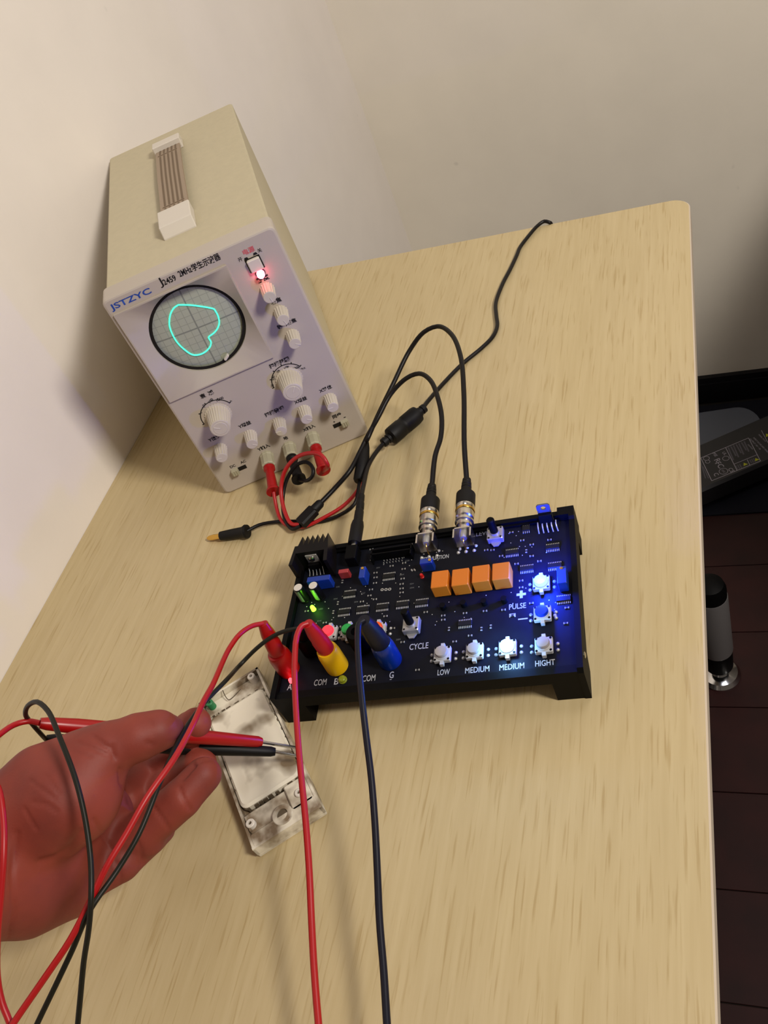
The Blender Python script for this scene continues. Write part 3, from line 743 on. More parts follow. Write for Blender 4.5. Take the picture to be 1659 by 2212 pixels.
# illuminated push buttons
def button(u, v, capm, ztop=0.006, lbl=None, capr=0.0046, light=None):
    p = Bp(u, v, ZP+0.0035)
    m = MB(); H = 0.0045
    m.box(-0.006, 0.006, -0.006, 0.006, 0.0008, H, ch=0.0005)
    m.box(-0.0013, 0.0013, 0.006, 0.0088, 0.001, H-0.0004); m.box(-0.0013, 0.0013, -0.0088, -0.006, 0.001, H-0.0004)
    m.lathe([(0.0052, H), (0.0052, H+0.0007), (0.0047, H+0.0008)], n=24)
    for sx in (-1, 1):
        for sy in (-1, 1): m.lathe([(0.0009, H), (0.0009, H+0.00015)], XF((sx*0.0048, sy*0.0048, 0)), n=10, m=1)
    lit = light is not None
    b = lp('push_button', m, [M_white, M_blackp], (p.x, p.y, ZP), smooth=True, label=lbl)
    c = MB().lathe([(capr, H+0.0006), (capr, H+0.0024), (capr*0.9, H+0.0034), (capr*0.5, H+0.0037)], n=28)
    c.build('button_cap', capm, b, True)
    s_ = MB()
    for sx in (-1, 1):
        for sy in (-0.0025, 0.0025): s_.lathe([(0.0013, 0.0), (0.0010, 0.0006), (0.0004, 0.0010)], XF((sx*0.0088, sy, 0)), n=12)
    s_.build('solder_joints', M_tin, b, True)
    if light:
        col, e = light
        l = bpy.data.lights.new('button_glow', 'POINT'); l.energy = e; l.color = col; l.shadow_soft_size = 0.004
        lo = bpy.data.objects.new('button_glow', l); C.objects.link(lo); lo.location = bd.matrix_basis @ Vector((p.x, p.y, ZP+0.015))
    return b
bd_m = Matrix.LocRotScale(bd.location, bd.rotation_euler, None); bd.matrix_basis = bd_m
button(955.4, 1413, M_clear); button(1025, 1406, M_clear); button(1174.6, 1393.5, M_clear)
button(1096.3, 1399, M_ledc, lbl='push button lit bright cyan white', light=((0.16, 0.45, 1.0), 0.12))
button(1169, 1259, M_ledb, lbl='push button lit bright blue', light=((0.01, 0.04, 1.0), 0.8))
button(1171.6, 1325, M_bbtn, lbl='push button with unlit blue cap')
button(711, 1367, M_ledrc, lbl='push button with glowing red cap'); button(753, 1364, M_green, lbl='push button with green cap'); button(816, 1360, M_orb, lbl='push button with orange cap')
# potentiometers with shafts
def pot(u, v, h=0.022):
    p = Bp(u, v, ZP+0.006); m = MB()
    m.box(-0.0062, 0.0062, -0.0062, 0.0062, 0.001, 0.0068, ch=0.0006)
    m.lathe([(0.0036, 0.0068), (0.0036, 0.0085)], n=24)
    m.prism([(-0.004, -0.0062), (-0.0018, -0.0098), (0.0018, -0.0098), (0.004, -0.0062)], 0.0015, 0.0025)
    for s_ in ((-1, 1), (1, 1), (-1, -1), (1, -1)): m.lathe([(0.0008, 0.0068), (0.0008, 0.00692)], XF((s_[0]*0.0046, s_[1]*0.0046, 0)), n=10, m=1)
    b = lp('potentiometer', m, [M_silver2, M_blackp], (p.x, p.y, ZP), smooth=True, label='square metal potentiometer')
    MB().lathe([(0.0031, 0.007), (0.0031, h-0.001), (0.0024, h)], n=20).build('shaft', M_blackp, b, True, label='black plastic shaft')
M_silver2 = mat('stamped_steel', (0.66, 0.65, 0.63), 0.36, 0.5)
M_tab = mat('plated_regulator_tab', (0.42, 0.42, 0.48), 0.42, 0.6)
pot(887.5, 1348); pot(1069, 1151.7)
# trimmers and box parts
def boxpart(nm, m, c, sx, sy, h, rz=0, label=None, z=ZP+0.0006):
    b = MB().box(-sx/2, sx/2, -sy/2, sy/2, 0, h, ch=0.0003)
    return lp(nm, b, m, (c.x, c.y, z), rz, label=label)
def trimmer(c, rz, sx=0.0048, sy=0.0098, h=0.010, sp=(0, 0.0035)):
    b = boxpart('trimmer', M_trim, c, sx, sy, h, rz)
    MB().lathe([(0.0012, h), (0.0012, h+0.0007)], XF((sp[0], sp[1], 0)), n=12).build('adjusting_screw', M_gold, b, True)
trimmer(Bp(784.5, 1240, ZP+0.008), 0, sy=0.011)
trimmer(Bp(921, 1214, ZP+0.009), math.radians(90), sp=(0, -0.0032))
trimmer(Bp(1214.5, 1246, ZP+0.008), 0, sy=0.015, sp=(0, 0.0055), sx=0.0065)
boxpart('film_capacitor', M_trim, Bp(688, 1250, ZP+0.011), 0.0195, 0.0050, 0.011, label='long blue box capacitor')
boxpart('film_capacitor', M_rcap, Bp(742, 1234, ZP+0.0075), 0.0085, 0.0038, 0.0075, label='small red box capacitor')
# electrolytic capacitors
for (u, v) in ((643.4, 1268.8), (676, 1264.5)):
    hh = 0.0165; p = Bp(u, v, ZP+hh)
    m = MB().lathe([(0.0040, 0), (0.0041, 0.001), (0.0038, 0.0018), (0.0041, 0.0026), (0.0041, hh-0.0006), (0.0037, hh)], n=28)
    b = lp('electrolytic_capacitor', m, M_can, (p.x, p.y, ZP), smooth=True)
    MB().lathe([(0.0035, hh), (0.0034, hh+0.0002)], n=28).build('can_top', M_alu, b, True)
    sm = MB(); A = [math.radians(-130+k*8) for k in range(8)]
    V = [(0.00422*math.cos(a), 0.00422*math.sin(a), z) for z in (0.003, hh-0.0008) for a in A]
    sm.add(V, [(k, k+1, k+9, k+8) for k in range(7)]); sm.build('polarity_stripe', M_canw, b)
# leds
def led(c, m, r=0.0017, h=0.0045, label=None, light=None):
    b = lp('indicator_led', MB().lathe([(r*1.15, 0), (r*1.15, 0.0008), (r, 0.001), (r, h*0.7), (r*0.75, h*0.92), (r*0.3, h)], n=20), m, (c.x, c.y, ZP), smooth=True, label=label)
    if light:
        l = bpy.data.lights.new('led_glow', 'POINT'); l.energy = light[1]; l.color = light[0]; l.shadow_soft_size = 0.002
        lo = bpy.data.objects.new('led_glow', l); C.objects.link(lo); lo.location = bd_m @ Vector((c.x+light[2][0], c.y+light[2][1], ZP+h+light[2][2]))
led(Bp(676, 1314, ZP+0.002), M_ledg, h=0.005, label='glowing green indicator', light=((0.2, 1, 0.02), 0.006, (0.0, 0.002, 0.003)))
led(g8(280, 700, ZP+0.002), M_ledr2, r=0.0016, h=0.0035, label='glowing red indicator', light=((1, 0.05, 0.08), 0.0006, (0.003, 0.001, 0.003)))
led(g8(742, 690, ZP+0.002), M_ylens, r=0.0028, h=0.0035, label='unlit yellow indicator')
led(g6(1428, 745, ZP+0.003), mat('unlit_red_lens', (0.75, 0.12, 0.10), 0.3), r=0.0014, h=0.004, label='unlit red indicator')
# heatsink: extruded profile
hs_ = MB()
x0, x1, yf, yb = 0.0035, 0.0305, 0.1215, 0.1315
teeth = []
nt_ = 6; pitch = (x1-x0)/nt_
pr = [(x0-0.003, 0.112), (x0, 0.112), (x0+0.001, yf+0.002), (x1-0.001, yf+0.002), (x1, 0.112), (x1+0.003, 0.112), (x1+0.002, yf+0.004)]
for k in range(nt_):
    xb = x1 - k*pitch
    pr += [(xb-pitch*0.06, yb+0.0098), (xb-pitch*0.62, yb)]
pr += [(x0-0.001, yb)]
hs_.prism(pr, 0.005, 0.0245)
heat = lp('heatsink', hs_, M_heat, (0, 0, ZP-0.004))
tb = MB().box(-0.005, 0.005, -0.0013, 0, 0.006, 0.0215, ch=0.0003); tab_ = tb.build('regulator_tab', M_silver2, heat, label='silver regulator tab'); tab_.location = (0.0165, yf+0.0018, 0)
tb = MB().box(-0.005, 0.005, -0.0045, -0.0013, 0.004, 0.0135, ch=0.0004); tb.build('regulator_body', M_blackp, heat).location = (0.0165, yf+0.0018, 0)
tb = MB().lathe([(0.0028, 0), (0.0027, 0.0012), (0.0015, 0.0018)], XF((0.0165, yf+0.0005, 0.0178), (math.pi/2, 0, 0)), n=20); tb.build('screw', M_silver, heat, True)
tb = MB()
for k in range(5): tube(tb, [(0.0105+k*0.003, yf-0.0015, 0.009), (0.0105+k*0.003, yf-0.0035, 0.006), (0.0100+k*0.0032, yf-0.006, 0.004)], 0.0003, n=6, step=0.003)
tb.build('regulator_legs', M_tin, heat)
# blue-lit standing regulator at right back
c = Bp(1184, 1143, ZP)
rg_ = MB().box(-0.005, 0.005, 0.0013, 0.0046, 0.004, 0.0135, ch=0.0004); r1 = lp('regulator', rg_, M_blackp, (c.x, BD-0.0125, ZP))
tt = MB(); n = 16; ho = [(0.0019*math.cos(2*math.pi*k/n), 0.0180+0.0019*math.sin(2*math.pi*k/n)) for k in range(n)]
sq = []
for k in range(n):
    a = 2*math.pi*k/n; c_, s_ = math.cos(a), math.sin(a); t = min(0.005/abs(c_) if abs(c_) > 1e-9 else 9, 0.0037/abs(s_) if abs(s_) > 1e-9 else 9); sq.append((t*c_, 0.0180+t*s_))
V = [(x, 0.0046, z) for x, z in ho] + [(x, 0.0046, z) for x, z in sq] + [(x, 0.0059, z) for x, z in ho] + [(x, 0.0059, z) for x, z in sq]
F = []
for k in range(n):
    j = (k+1) % n
    F += [(k, j, n+j, n+k), (2*n+j, 2*n+k, 3*n+k, 3*n+j), (j, k, 2*n+k, 2*n+j), (n+k, n+j, 3*n+j, 3*n+k)]
tt.add(V, F); tt.box(-0.005, 0.005, 0.0046, 0.0059, 0.004, 0.0144)
o = tt.build('regulator_tab', M_tab, r1, label='silver tab with round hole')
bm = bmesh.new(); bm.from_mesh(o.data); bmesh.ops.recalc_face_normals(bm, faces=bm.faces); bm.to_mesh(o.data); bm.free()
tb = MB()
for k in range(5): tube(tb, [(-0.0068+0.0034*k*1.0, 0.003, 0.005), (-0.0068+0.0034*k, -0.0005, 0.0045), (-0.0068+0.0036*k, -0.004, 0.0002)], 0.0005, n=6, step=0.003)
tb.build('regulator_legs', M_tin, r1)
# dc jack, box header
c = Bp(760, 1195, ZP+0.008); lp('power_jack', MB().box(-0.0047, 0.0047, -0.007, 0.0075, 0, 0.011, ch=0.0005), M_blackp, (c.x, BD-0.0165, ZP))
DCX = c.x
c = g6(1140, 545, ZP+0.004); hb = lp('box_header', MB().box(-0.017, 0.017, -0.0005, 0.0005, 0, 0.008).box(-0.017, -0.016, -0.0045, 0.0045, 0, 0.008).box(0.016, 0.017, -0.0045, 0.0045, 0, 0.008).box(-0.017, 0.017, 0.004, 0.0055, 0, 0.008).box(-0.016, 0.016, -0.0, 0.004, 0, 0.002), M_blackp, (c.x, c.y, ZP))
pm_ = MB()
for i in range(7):
    for j in range(2): pm_.box(-0.0078+i*0.00254-0.0003, -0.0078+i*0.00254+0.0003, -0.002-j*0.00254-0.0003, -0.002-j*0.00254+0.0003, 0, 0.0012)
pm_.build('header_pins', M_tin, hb)
# BNC jacks (board edge) facing back
for i, bx in enumerate((0.1112, 0.1409)):
    m = MB(); m.box(-0.0072, 0.0072, -0.006, 0.004, 0.0, 0.0025); m.box(-0.0072, -0.0060, -0.006, 0.004, 0.0, 0.014); m.box(0.0060, 0.0072, -0.006, 0.004, 0.0, 0.014)
    m.box(-0.0072, 0.0072, 0.0028, 0.004, 0.0, 0.014)
    b = lp('bnc_jack', m, M_nickel, (bx, BD-0.0145, ZP))
    MB().lathe([(0.0048, 0.0), (0.0048, 0.016)], XF((0, 0.004, 0.0085), (-math.pi/2, 0, 0)), n=24).build('jack_barrel', M_nickel, b, True)
    MB().lathe([(0.0034, 0), (0.0034, 0.004), (0.0026, 0.007)], XF((0, 0.0035, 0.0085), (math.pi/2, 0, 0)), n=20).build('insulator', M_silver2, b, True)
    mm = MB(); tube(mm, [(0, -0.001, 0.0085), (0, -0.0055, 0.0085), (0, -0.0075, 0.004), (0, -0.0075, 0.0)], 0.0005, n=8, step=0.002); mm.build('centre_pin', M_gold, b, True)
    s_ = MB()
    for dx in (-0.006, 0.0, 0.0065): s_.lathe([(0.0015, 0), (0.0011, 0.0008), (0.0004, 0.0013)], XF((dx, -0.0095, 0)), n=12)
    s_.build('solder_joints', M_tin, b, True)
# SOIC chips
def chip(c, npin=8, sx=0.0102, sy=0.0040, rz=0):
    b = lp('chip', MB().box(-sx/2, sx/2, -sy/2, sy/2, 0.0003, 0.0018, ch=0.0002), M_chip, (c.x, c.y, ZP), rz)
    p = MB()
    for k in range(npin):
        x = (k-(npin-1)/2)*sx/npin
        for s_ in (-1, 1): p.box(x-0.00028, x+0.00028, min(s_*sy/2, s_*(sy/2+0.0018)), max(s_*sy/2, s_*(sy/2+0.0018)), 0.0001, 0.0007)
    p.build('chip_pins', M_tin, b)
for x, y in ((1110, 765), (720, 940), (665, 1120), (850, 1095), (1045, 1070), (1245, 1045), (1437, 1028)): chip(g6(x, y))
for x, y in ((917, 465), (1272, 418), (1045, 606), (1290, 582), (1368, 872), (507, 1085)): chip(g7(x, y))
chip(g7(1040, 255), 4, 0.006, 0.005)
# resistors / small chips: shared mesh
m = MB().box(-0.0009, 0.0009, -0.0006, 0.0006, 0.0001, 0.0006, 0).box(-0.0015, -0.0009, -0.0007, 0.0007, 0.0001, 0.00065, 1).box(0.0009, 0.0015, -0.0007, 0.0007, 0.0001, 0.00065, 1)
res0 = lp('resistor', m, [M_rbody, M_tin], (0, 0, 0))
rl = [g6(*t) for t in [(935, 495), (945, 545), (940, 598), (1325, 450), (1325, 500), (1135, 660), (1260, 630), (1255, 690), (1355, 705), (975, 728), (975, 775), (970, 830), (1245, 787), (1235, 840), (1235, 885), (1235, 925), (930, 895), (915, 955), (840, 1015), (970, 992), (645, 815), (600, 1030), (555, 1120), (470, 1225), (290, 1110), (640, 1262), (1475, 1120), (1245, 1418), (1150, 1280), (1075, 1160)]]
rl += [g7(*t) for t in [(1005, 355), (1088, 392), (1040, 450), (1087, 492), (1243, 350), (1155, 537), (995, 708), (995, 768), (955, 560), (820, 492), (745, 440), (690, 440), (842, 963), (680, 973), (505, 992), (315, 1013), (315, 1050), (365, 1130), (648, 1130), (730, 1110), (550, 1188), (415, 1240), (90, 1488), (1085, 905), (1395, 945), (920, 1012), (50, 612), (30, 390), (910, 285), (1385, 1080), (800, 380)]]
rot = {31+1: 1, }
for i, c in enumerate(rl):
    o = res0 if i == 0 else share(res0, 'resistor', bd); o.location = (c.x, c.y, ZP); o.rotation_euler = (0, 0, math.pi/2 if i in (20, 21, 22, 32, 47, 48, 49) else 0)
# pads and vias as one stuff part
pv = MB()
for (x, y) in [(1040, 895), (1078, 893), (1115, 890)]:
    c = g6(x, y); pv.lathe([(0.0013, 0.0001), (0.0013, 0.0003), (0.0007, 0.0003)], XF((c.x, c.y, ZP)), n=12, caps=False)
rnd = random.Random(7)
for i in range(90):
    x = rnd.uniform(0.012, 0.212); y = rnd.uniform(0.05, 0.132)
    pv.lathe([(0.00045, 0.00005), (0.0003, 0.0002)], XF((x, y, ZP)), n=6)
for (x, y) in [(600, 400), (525, 415), (460, 430), (275, 445), (205, 440), (145, 465), (1370, 690), (1290, 1010)]:
    c = g7(x, y); pv.lathe([(0.0014, 0), (0.001, 0.0007), (0.0004, 0.001)], XF((c.x, c.y, ZP)), n=10)
pv.build('solder_pads', M_tin, bd, kind='stuff')
# small transistors row under relays
tr_ = MB(); 
q0 = None
for (x, y) in [(305, 920), (485, 895), (665, 880), (840, 860)]:
    c = g7(x, y, ZP+0.004)
    m = MB().lathe([(0.0023, 0), (0.0023, 0.0045)], n=14)
    q0 = lp('transistor', m, M_blackp, (c.x, c.y, ZP)) if q0 is None else share(q0, 'transistor', bd, (c.x, c.y, ZP))
# board lettering
def bt(s, c, wd=None, ht=None, m=None, bold=0.01, rot=0):
    text(s, 'lettering', m or M_silk, bd, XF((c.x, c.y, ZP+0.00005), (0, 0, math.radians(rot))), width=wd, height=ht, bold=bold)
bt('LOW', Bp(958.5, 1452), wd=0.0088, ht=0.0046); bt('MEDIUM', Bp(1031, 1446.6), wd=0.0170, ht=0.0046)
bt('MEDIUM', Bp(1105.5, 1440), wd=0.0170, ht=0.0046); bt('HIGHT', Bp(1177.4, 1432), wd=0.0132, ht=0.0046)
bt('CYCLE', Bp(905, 1396), wd=0.0142, ht=0.0052); bt('PULSE', Bp(1118, 1309.5), wd=0.0122, ht=0.0048)
bt('+', Bp(1126, 1284), ht=0.0068, wd=0.0068, bold=0.05); bt('\u2013', Bp(1129.6, 1337), wd=0.0068, ht=0.0010)
bt('COM', Bp(692, 1474), wd=0.0098, ht=0.0052); bt('COM', Bp(797, 1465), wd=0.0098, ht=0.0052); bt('G', Bp(846, 1458), wd=0.0032, ht=0.0054)
bt('-', Bp(844, 1468), wd=0.0014, ht=0.0004); bt('A', Bp(626, 1484), wd=0.0038, ht=0.0052); bt('B', Bp(727, 1472), wd=0.0034, ht=0.0052)
bt('ATTENUATION', Bp(938, 1205.5), wd=0.0235, ht=0.0040); bt('LEVEL', Bp(1046, 1152), wd=0.0128, ht=0.0042)
bt('\u2293', Bp(1107, 1329.5), wd=0.0045, ht=0.0032)
for i, (x, y) in enumerate([(1000, 675), (1235, 745), (1335, 835), (1335, 875), (600, 865), (430, 1085), (575, 985), (850, 930), (1200, 1390), (1290, 605), (780, 1015), (415, 1205)]):
    bt(['20V', '25M', '20V', '25M', '20K', 'LED', '204', 'C27', '20M', 'C28', '204', 'D4'][i], g6(x, y), wd=0.0034, ht=0.0014, m=M_dsilk)
# banana sockets
def socket(c, m, label=None, h=0.0225, r=0.0084):
    b = lp('banana_socket', MB().lathe([(r*1.0, 0.0), (r*1.02, 0.002), (r*1.0, h*0.75), (r*0.92, h-0.001), (r*0.86, h), (0.0036, h), (0.0034, h-0.006)], n=32, caps=False), m, (c.x, c.y, ZP), smooth=True, label=label)
    MB().lathe([(0.0034, h-0.007), (0.001, h-0.007)], n=16, caps=False).build('socket_hole', M_blackp, b)
SK = {'red': Vector((0.0090, 0.0268, 0)), 'com1': Vector((0.0258, 0.0430, 0)), 'yel': Vector((0.0482, 0.0250, 0)), 'com2': Vector((0.0668, 0.0410, 0)), 'blu': Vector((0.0893, 0.0252, 0))}
socket(SK['red'], M_redp, 'red banana socket'); socket(SK['yel'], M_yel, 'yellow banana socket'); socket(SK['blu'], M_blu, 'blue banana socket')
socket(SK['com1'], M_blackp, h=0.0185); socket(SK['com2'], M_blackp, h=0.0185)
def bw(v, z): return bd_m @ Vector((v.x, v.y, z))

# ================================================================== CABLES
def cable_root(name, P, label, group=None, cat='cable'):
    return empty(name, Vector(P), 0, label, cat, group)
def seg(root, nm, mats, pts, r, step=0.004, n=12, label=None):
    m = MB(); tube(m, pts, r, n=n, step=step); return m.build(nm, mats, root, True, label, world=True, ang=1.0)
def rod(root, nm, m, p0, p1, prof, n=24, label=None, smooth=True, teeth=0, depth=0):
    X, L = along(p0, p1); b = MB().lathe([(r, h*L) for r, h in prof], X, n=n, teeth=teeth, depth=depth)
    return b.build(nm, m, root, smooth, label, world=True)
RC = 0.0022
# scope plugs: axes (world)
sm_ = Matrix.LocRotScale(sc.location, sc.rotation_euler, None)
def sw(p, off): return sm_ @ Vector((p[0], -off, p[1]))
def ptz(u, v, z): return at(u, v, z)
TP = [sw(p, 0.0183) for p in tpos]
# plug ends sag a little: end points from the picture at plausible height
def on_scope(u, v, off): x, z = F_(u, v, off); return sm_ @ Vector((x, -off, z))
PE = [on_scope(591, 1063, 0.050), on_scope(645.8, 1036, 0.050), on_scope(699, 1017, 0.050)]
def plug(root, p0, p1, m, mc=None):
    rod(root, 'plug_sleeve', m, p0, p1, [(0.0056, 0), (0.0056, 0.10), (0.0040, 0.14), (0.0046, 0.5), (0.0050, 0.86), (0.0068, 0.93), (0.0068, 1.0), (0.004, 0.98)])
    d = (p1-p0).normalized(); rod(root, 'plug_pin', M_gold, p0-d*0.012, p0+d*0.001, [(0.0018, 0), (0.002, 0.2), (0.002, 1)], n=12)
# --- cable one: BNC (left) -> loop -> splitter lying right of the scope -> red plug 1, loose black plug
ZB = ZP+0.0085
def bl(x, y, z): return bd_m @ Vector((x, y, z))
def bnc_plug(root, bx, y0=None):
    y = BD-0.006
    def L(a): return bl(bx, y+a, ZB)
    rod(root, 'bnc_collar', M_nickel, L(0.0), L(0.022), [(0.0062, 0), (0.0062, 0.16), (0.0075, 0.18), (0.0075, 0.26), (0.0060, 0.30), (0.0060, 0.36), (0.0072, 0.40), (0.0076, 0.62), (0.0072, 0.68), (0.0068, 0.76), (0.0076, 0.84), (0.0076, 1.0)], n=32)
    rod(root, 'bayonet_ring', M_gold, L(0.0155), L(0.0172), [(0.0077, 0), (0.0079, 0.5), (0.0077, 1)], n=32)
    rod(root, 'plug_boot', M_black, L(0.021), L(0.036), [(0.0076, 0), (0.0078, 0.1), (0.0078, 0.9), (0.0060, 1.0)], n=28)
    rod(root, 'strain_relief', M_black, L(0.0355), L(0.052), [(0.0044, 0), (0.0043, 0.35), (0.0034, 0.38), (0.0042, 0.42), (0.0042, 0.55), (0.0033, 0.58), (0.0040, 0.62), (0.0040, 0.75), (0.0032, 0.78), (0.0037, 0.82), (0.0035, 1)], n=16)
    return L(0.051)
S1 = [at(790, 955, 0.020), at(777, 1040, 0.012)]      # splitter of cable one
S2 = [at(694, 1085, 0.012), at(648, 1133, 0.008)]      # splitter of cable two
ra = cable_root('bnc_cable', bl(0.1409, BD, ZB), 'black coaxial cable from the right BNC socket, making the taller loop', 'BNC to banana leads')
e1 = bnc_plug(ra, 0.1409)
seg(ra, 'cord', M_cord, [e1, at(1003, 960, 0.050), at(1002, 850, 0.062), at(995, 770, 0.070), at(975, 722, 0.072), at(945, 705, 0.070), at(915, 718, 0.066), at(885, 757, 0.055), at(850, 828, 0.042), at(815, 900, 0.032), at(793, 950, 0.026), S1[0]], RC)
rod(ra, 'splitter', M_black, S1[0], S1[1], [(0.0030, 0), (0.0045, 0.15), (0.0062, 0.5), (0.0062, 0.95), (0.005, 1)], n=20)
seg(ra, 'red_lead', M_red, [S1[1]-Vector((0, 0, 0.001)), at(772, 1060, 0.010), at(745, 1090, 0.006), at(700, 1118, 0.0050), at(655, 1138, 0.0048), at(622, 1136, 0.0048), at(605, 1120, 0.006), at(597, 1095, 0.010), PE[0]], 0.0017, label='red silicone lead')
plug(ra, TP[0], PE[0], M_redp)
LB0, LB1 = at(532, 1148, 0.0068), at(477, 1158, 0.0052)
seg(ra, 'black_lead', M_cord, [S1[1], at(765, 1090, 0.008), at(735, 1112, 0.004), at(690, 1127, 0.0022), at(640, 1126, 0.0022), at(590, 1128, 0.003), at(560, 1134, 0.005), LB0], 0.0017)
rod(ra, 'plug_sleeve', M_black, LB0, LB1, [(0.0062, -0.06), (0.0066, 0.02), (0.0050, 0.14), (0.0048, 0.6), (0.0043, 1.0)], label='loose black banana plug sleeve')
rod(ra, 'plug_pin', M_gold, LB1, at(448, 1163, 0.0032), [(0.0032, 0), (0.0030, 0.15), (0.0033, 0.5), (0.0028, 0.8), (0.0012, 1)], n=8, teeth=1, depth=0.15)
# --- cable two
rb_ = cable_root('bnc_cable', bl(0.1112, BD, ZB), 'black coaxial cable from the left BNC socket, making the lower loop', 'BNC to banana leads')
e2 = bnc_plug(rb_, 0.1112)
seg(rb_, 'cord', M_cord, [e2, at(940, 985, 0.046), at(952, 945, 0.048), at(954, 900, 0.052), at(946, 860, 0.056), at(930, 822, 0.058), at(905, 807, 0.056), at(878, 817, 0.052), at(845, 850, 0.044), at(815, 905, 0.034), at(795, 940, 0.026), at(778, 975, 0.022), at(755, 1018, 0.020), at(722, 1056, 0.014), S2[0]], RC)
X_, L__ = along(S2[0], S2[1])
rod(rb_, 'strain_relief', M_black, S2[0]+(S2[0]-S2[1])*0.02, S2[0]+(S2[1]-S2[0])*0.35, [(0.003, 0), (0.0042, 0.2), (0.0045, 1)], n=16)
sb = MB().box(-0.0062, 0.0062, -0.004, 0.004, L__*0.3, L__, ch=0.0015, X=X_); sb.build('splitter', M_black, rb_, True, world=True, ang=0.4)
seg(rb_, 'red_lead', M_red, [S2[1], at(630, 1132, 0.008), at(615, 1105, 0.012), at(607, 1060, 0.022), at(614, 1020, 0.034), at(635, 992, 0.044), at(665, 979, 0.050), at(695, 984, 0.052), at(707, 1002, 0.046), PE[2]], 0.0019, label='red silicone lead')
plug(rb_, TP[2], PE[2], M_redp)
seg(rb_, 'black_lead', M_cord, [S2[1]+Vector((0.001, -0.002, 0)), at(632, 1143, 0.006), at(615, 1120, 0.008), at(611, 1075, 0.016), at(620, 1035, 0.026), at(640, 1005, 0.034), at(662, 998, 0.036), at(676, 1012, 0.034), at(675, 1028, 0.030), at(664, 1038, 0.026), PE[1]], 0.0018)
plug(rb_, TP[1], PE[1], M_black)
# --- DC power cable
DZ = ZP+0.0068
pc = cable_root('power_cable', at(1190, 481, 0), 'black power cable with ferrite bead running off the far table edge', None)
def dl(a, dz=0): return bl(DCX + 0.0002, BD-0.011+a, DZ+dz)
rod(pc, 'plug_tip', M_silver, dl(-0.002), dl(0.008), [(0.0027, 0), (0.0027, 1)], n=16)
rod(pc, 'plug_body', M_black, dl(0.006), dl(0.030), [(0.0052, 0), (0.0055, 0.1), (0.0055, 0.8), (0.0047, 1)], n=20)
dEnd = at(781, 1070, 0.034)
rod(pc, 'strain_relief', M_black, dl(0.0295), dEnd, [(0.0040, 0), (0.0038, 0.4), (0.0030, 0.45), (0.0036, 0.5), (0.0034, 0.7), (0.0027, 0.75), (0.003, 0.8), (0.0028, 1)], n=16)
fe0, fe1 = at(842, 945, 0.0105), at(903, 893, 0.0095)
seg(pc, 'cord', M_cord, [dEnd, at(786, 1045, 0.028), at(797, 1003, 0.018), at(818, 970, 0.012), fe0, fe1, at(925, 866, 0.005), at(958, 828, 0.0024), at(1000, 785, 0.0024), at(1040, 752, 0.0024), at(1064, 728, 0.0024), at(1074, 705, 0.0024), at(1072, 680, 0.0024), at(1071, 655, 0.0024), at(1085, 615, 0.0024), at(1103, 580, 0.0024), at(1117, 550, 0.0024), at(1123, 535, 0.0024), at(1140, 512, 0.003), at(1162, 487, 0.0035), at(1176, 478, 0.004), at(1188, 481, 0.002), Vector((-0.1535, 0.0040, -0.003)), Vector((-0.150, 0.006, -0.03)), Vector((-0.145, 0.01, -0.15)), Vector((-0.14, 0.03, -0.40))], 0.0021)
rod(pc, 'ferrite_bead', M_black, fe0, fe1, [(0.0060, 0), (0.0085, 0.04), (0.0088, 0.1), (0.0088, 0.40), (0.0083, 0.42), (0.0083, 0.52), (0.0088, 0.54), (0.0088, 0.9), (0.0082, 0.98), (0.005, 1)], n=28)
for a, b_ in ((fe0, -1), (fe1, 1)):
    d = (fe1-fe0).normalized()*b_
    rod(pc, 'bead_collar', M_black, a, a+d*0.0095, [(0.0048, 0), (0.0048, 0.3), (0.0036, 0.35), (0.0036, 0.5), (0.0046, 0.55), (0.0044, 0.95), (0.003, 1)], n=16)

# ================================================================== TEST LEADS ON THE BOARD
def sock_plug(root, key, p1, m, r=0.0060, h=0.0215, elbow=0.010):
    base = bw(SK[key], ZP+h); p1 = Vector(p1)
    rod(root, 'plug_sleeve', m, base-(p1-base).normalized()*0.004, p1, [(r*0.92, 0), (r*1.0, 0.2), (r*1.0, 0.45), (r*0.92, 0.52), (r*0.90, 0.70), (r*0.62, 1.0)], n=20)
    return base
# red lead with red probe (from the leftmost socket)
R1 = cable_root('red_test_lead', bw(SK['red'], ZP+0.03), 'red silicone test lead plugged in the leftmost red socket, running down across the hand', None)
pe = at(568, 1347, 0.078)
sock_plug(R1, 'red', pe, M_redp)
PX = [(545, 1352, .083), (520, 1368, .088), (497, 1398, .093), (478, 1438, .098)]
hp = [(459, 1480, .55), (439, 1516, .53), (416, 1567, .505), (376, 1639, .485), (318, 1722, .470), (275, 1798, .462), (231, 1871, .455), (195, 1947, .452), (152, 2030, .448), (101, 2106, .445), (36, 2200, .44), (-30, 2300, .43)]
seg(R1, 'cord', M_red, [pe] + [at(*t) for t in PX[:3]] + [at_depth(*t) for t in hp], 0.00178, label='red silicone cord')
# black lead from the left black socket
K1 = cable_root('black_test_lead', bw(SK['com1'], ZP+0.03), 'thin black test lead from the left black socket running down beside the red lead', None)
pe = at(650, 1357, 0.070)
sock_plug(K1, 'com1', pe, M_blackp, r=0.0052, h=0.0175)
hp = [(488, 1470, .575), (440, 1520, .555), (400, 1575, .53), (369, 1635, .50), (343, 1697, .482), (300, 1802, .468), (253, 1881, .460), (195, 1965, .449), (155, 2055, .452), (119, 2131, .45), (81, 2210, .448), (45, 2290, .44)]
seg(K1, 'cord', M_olive, [pe, at(620, 1362, .072), at(590, 1374, .072), at(555, 1400, .070), at(520, 1435, .066)] + [at_depth(*t) for t in hp], 0.00150, label='olive black silicone cord')
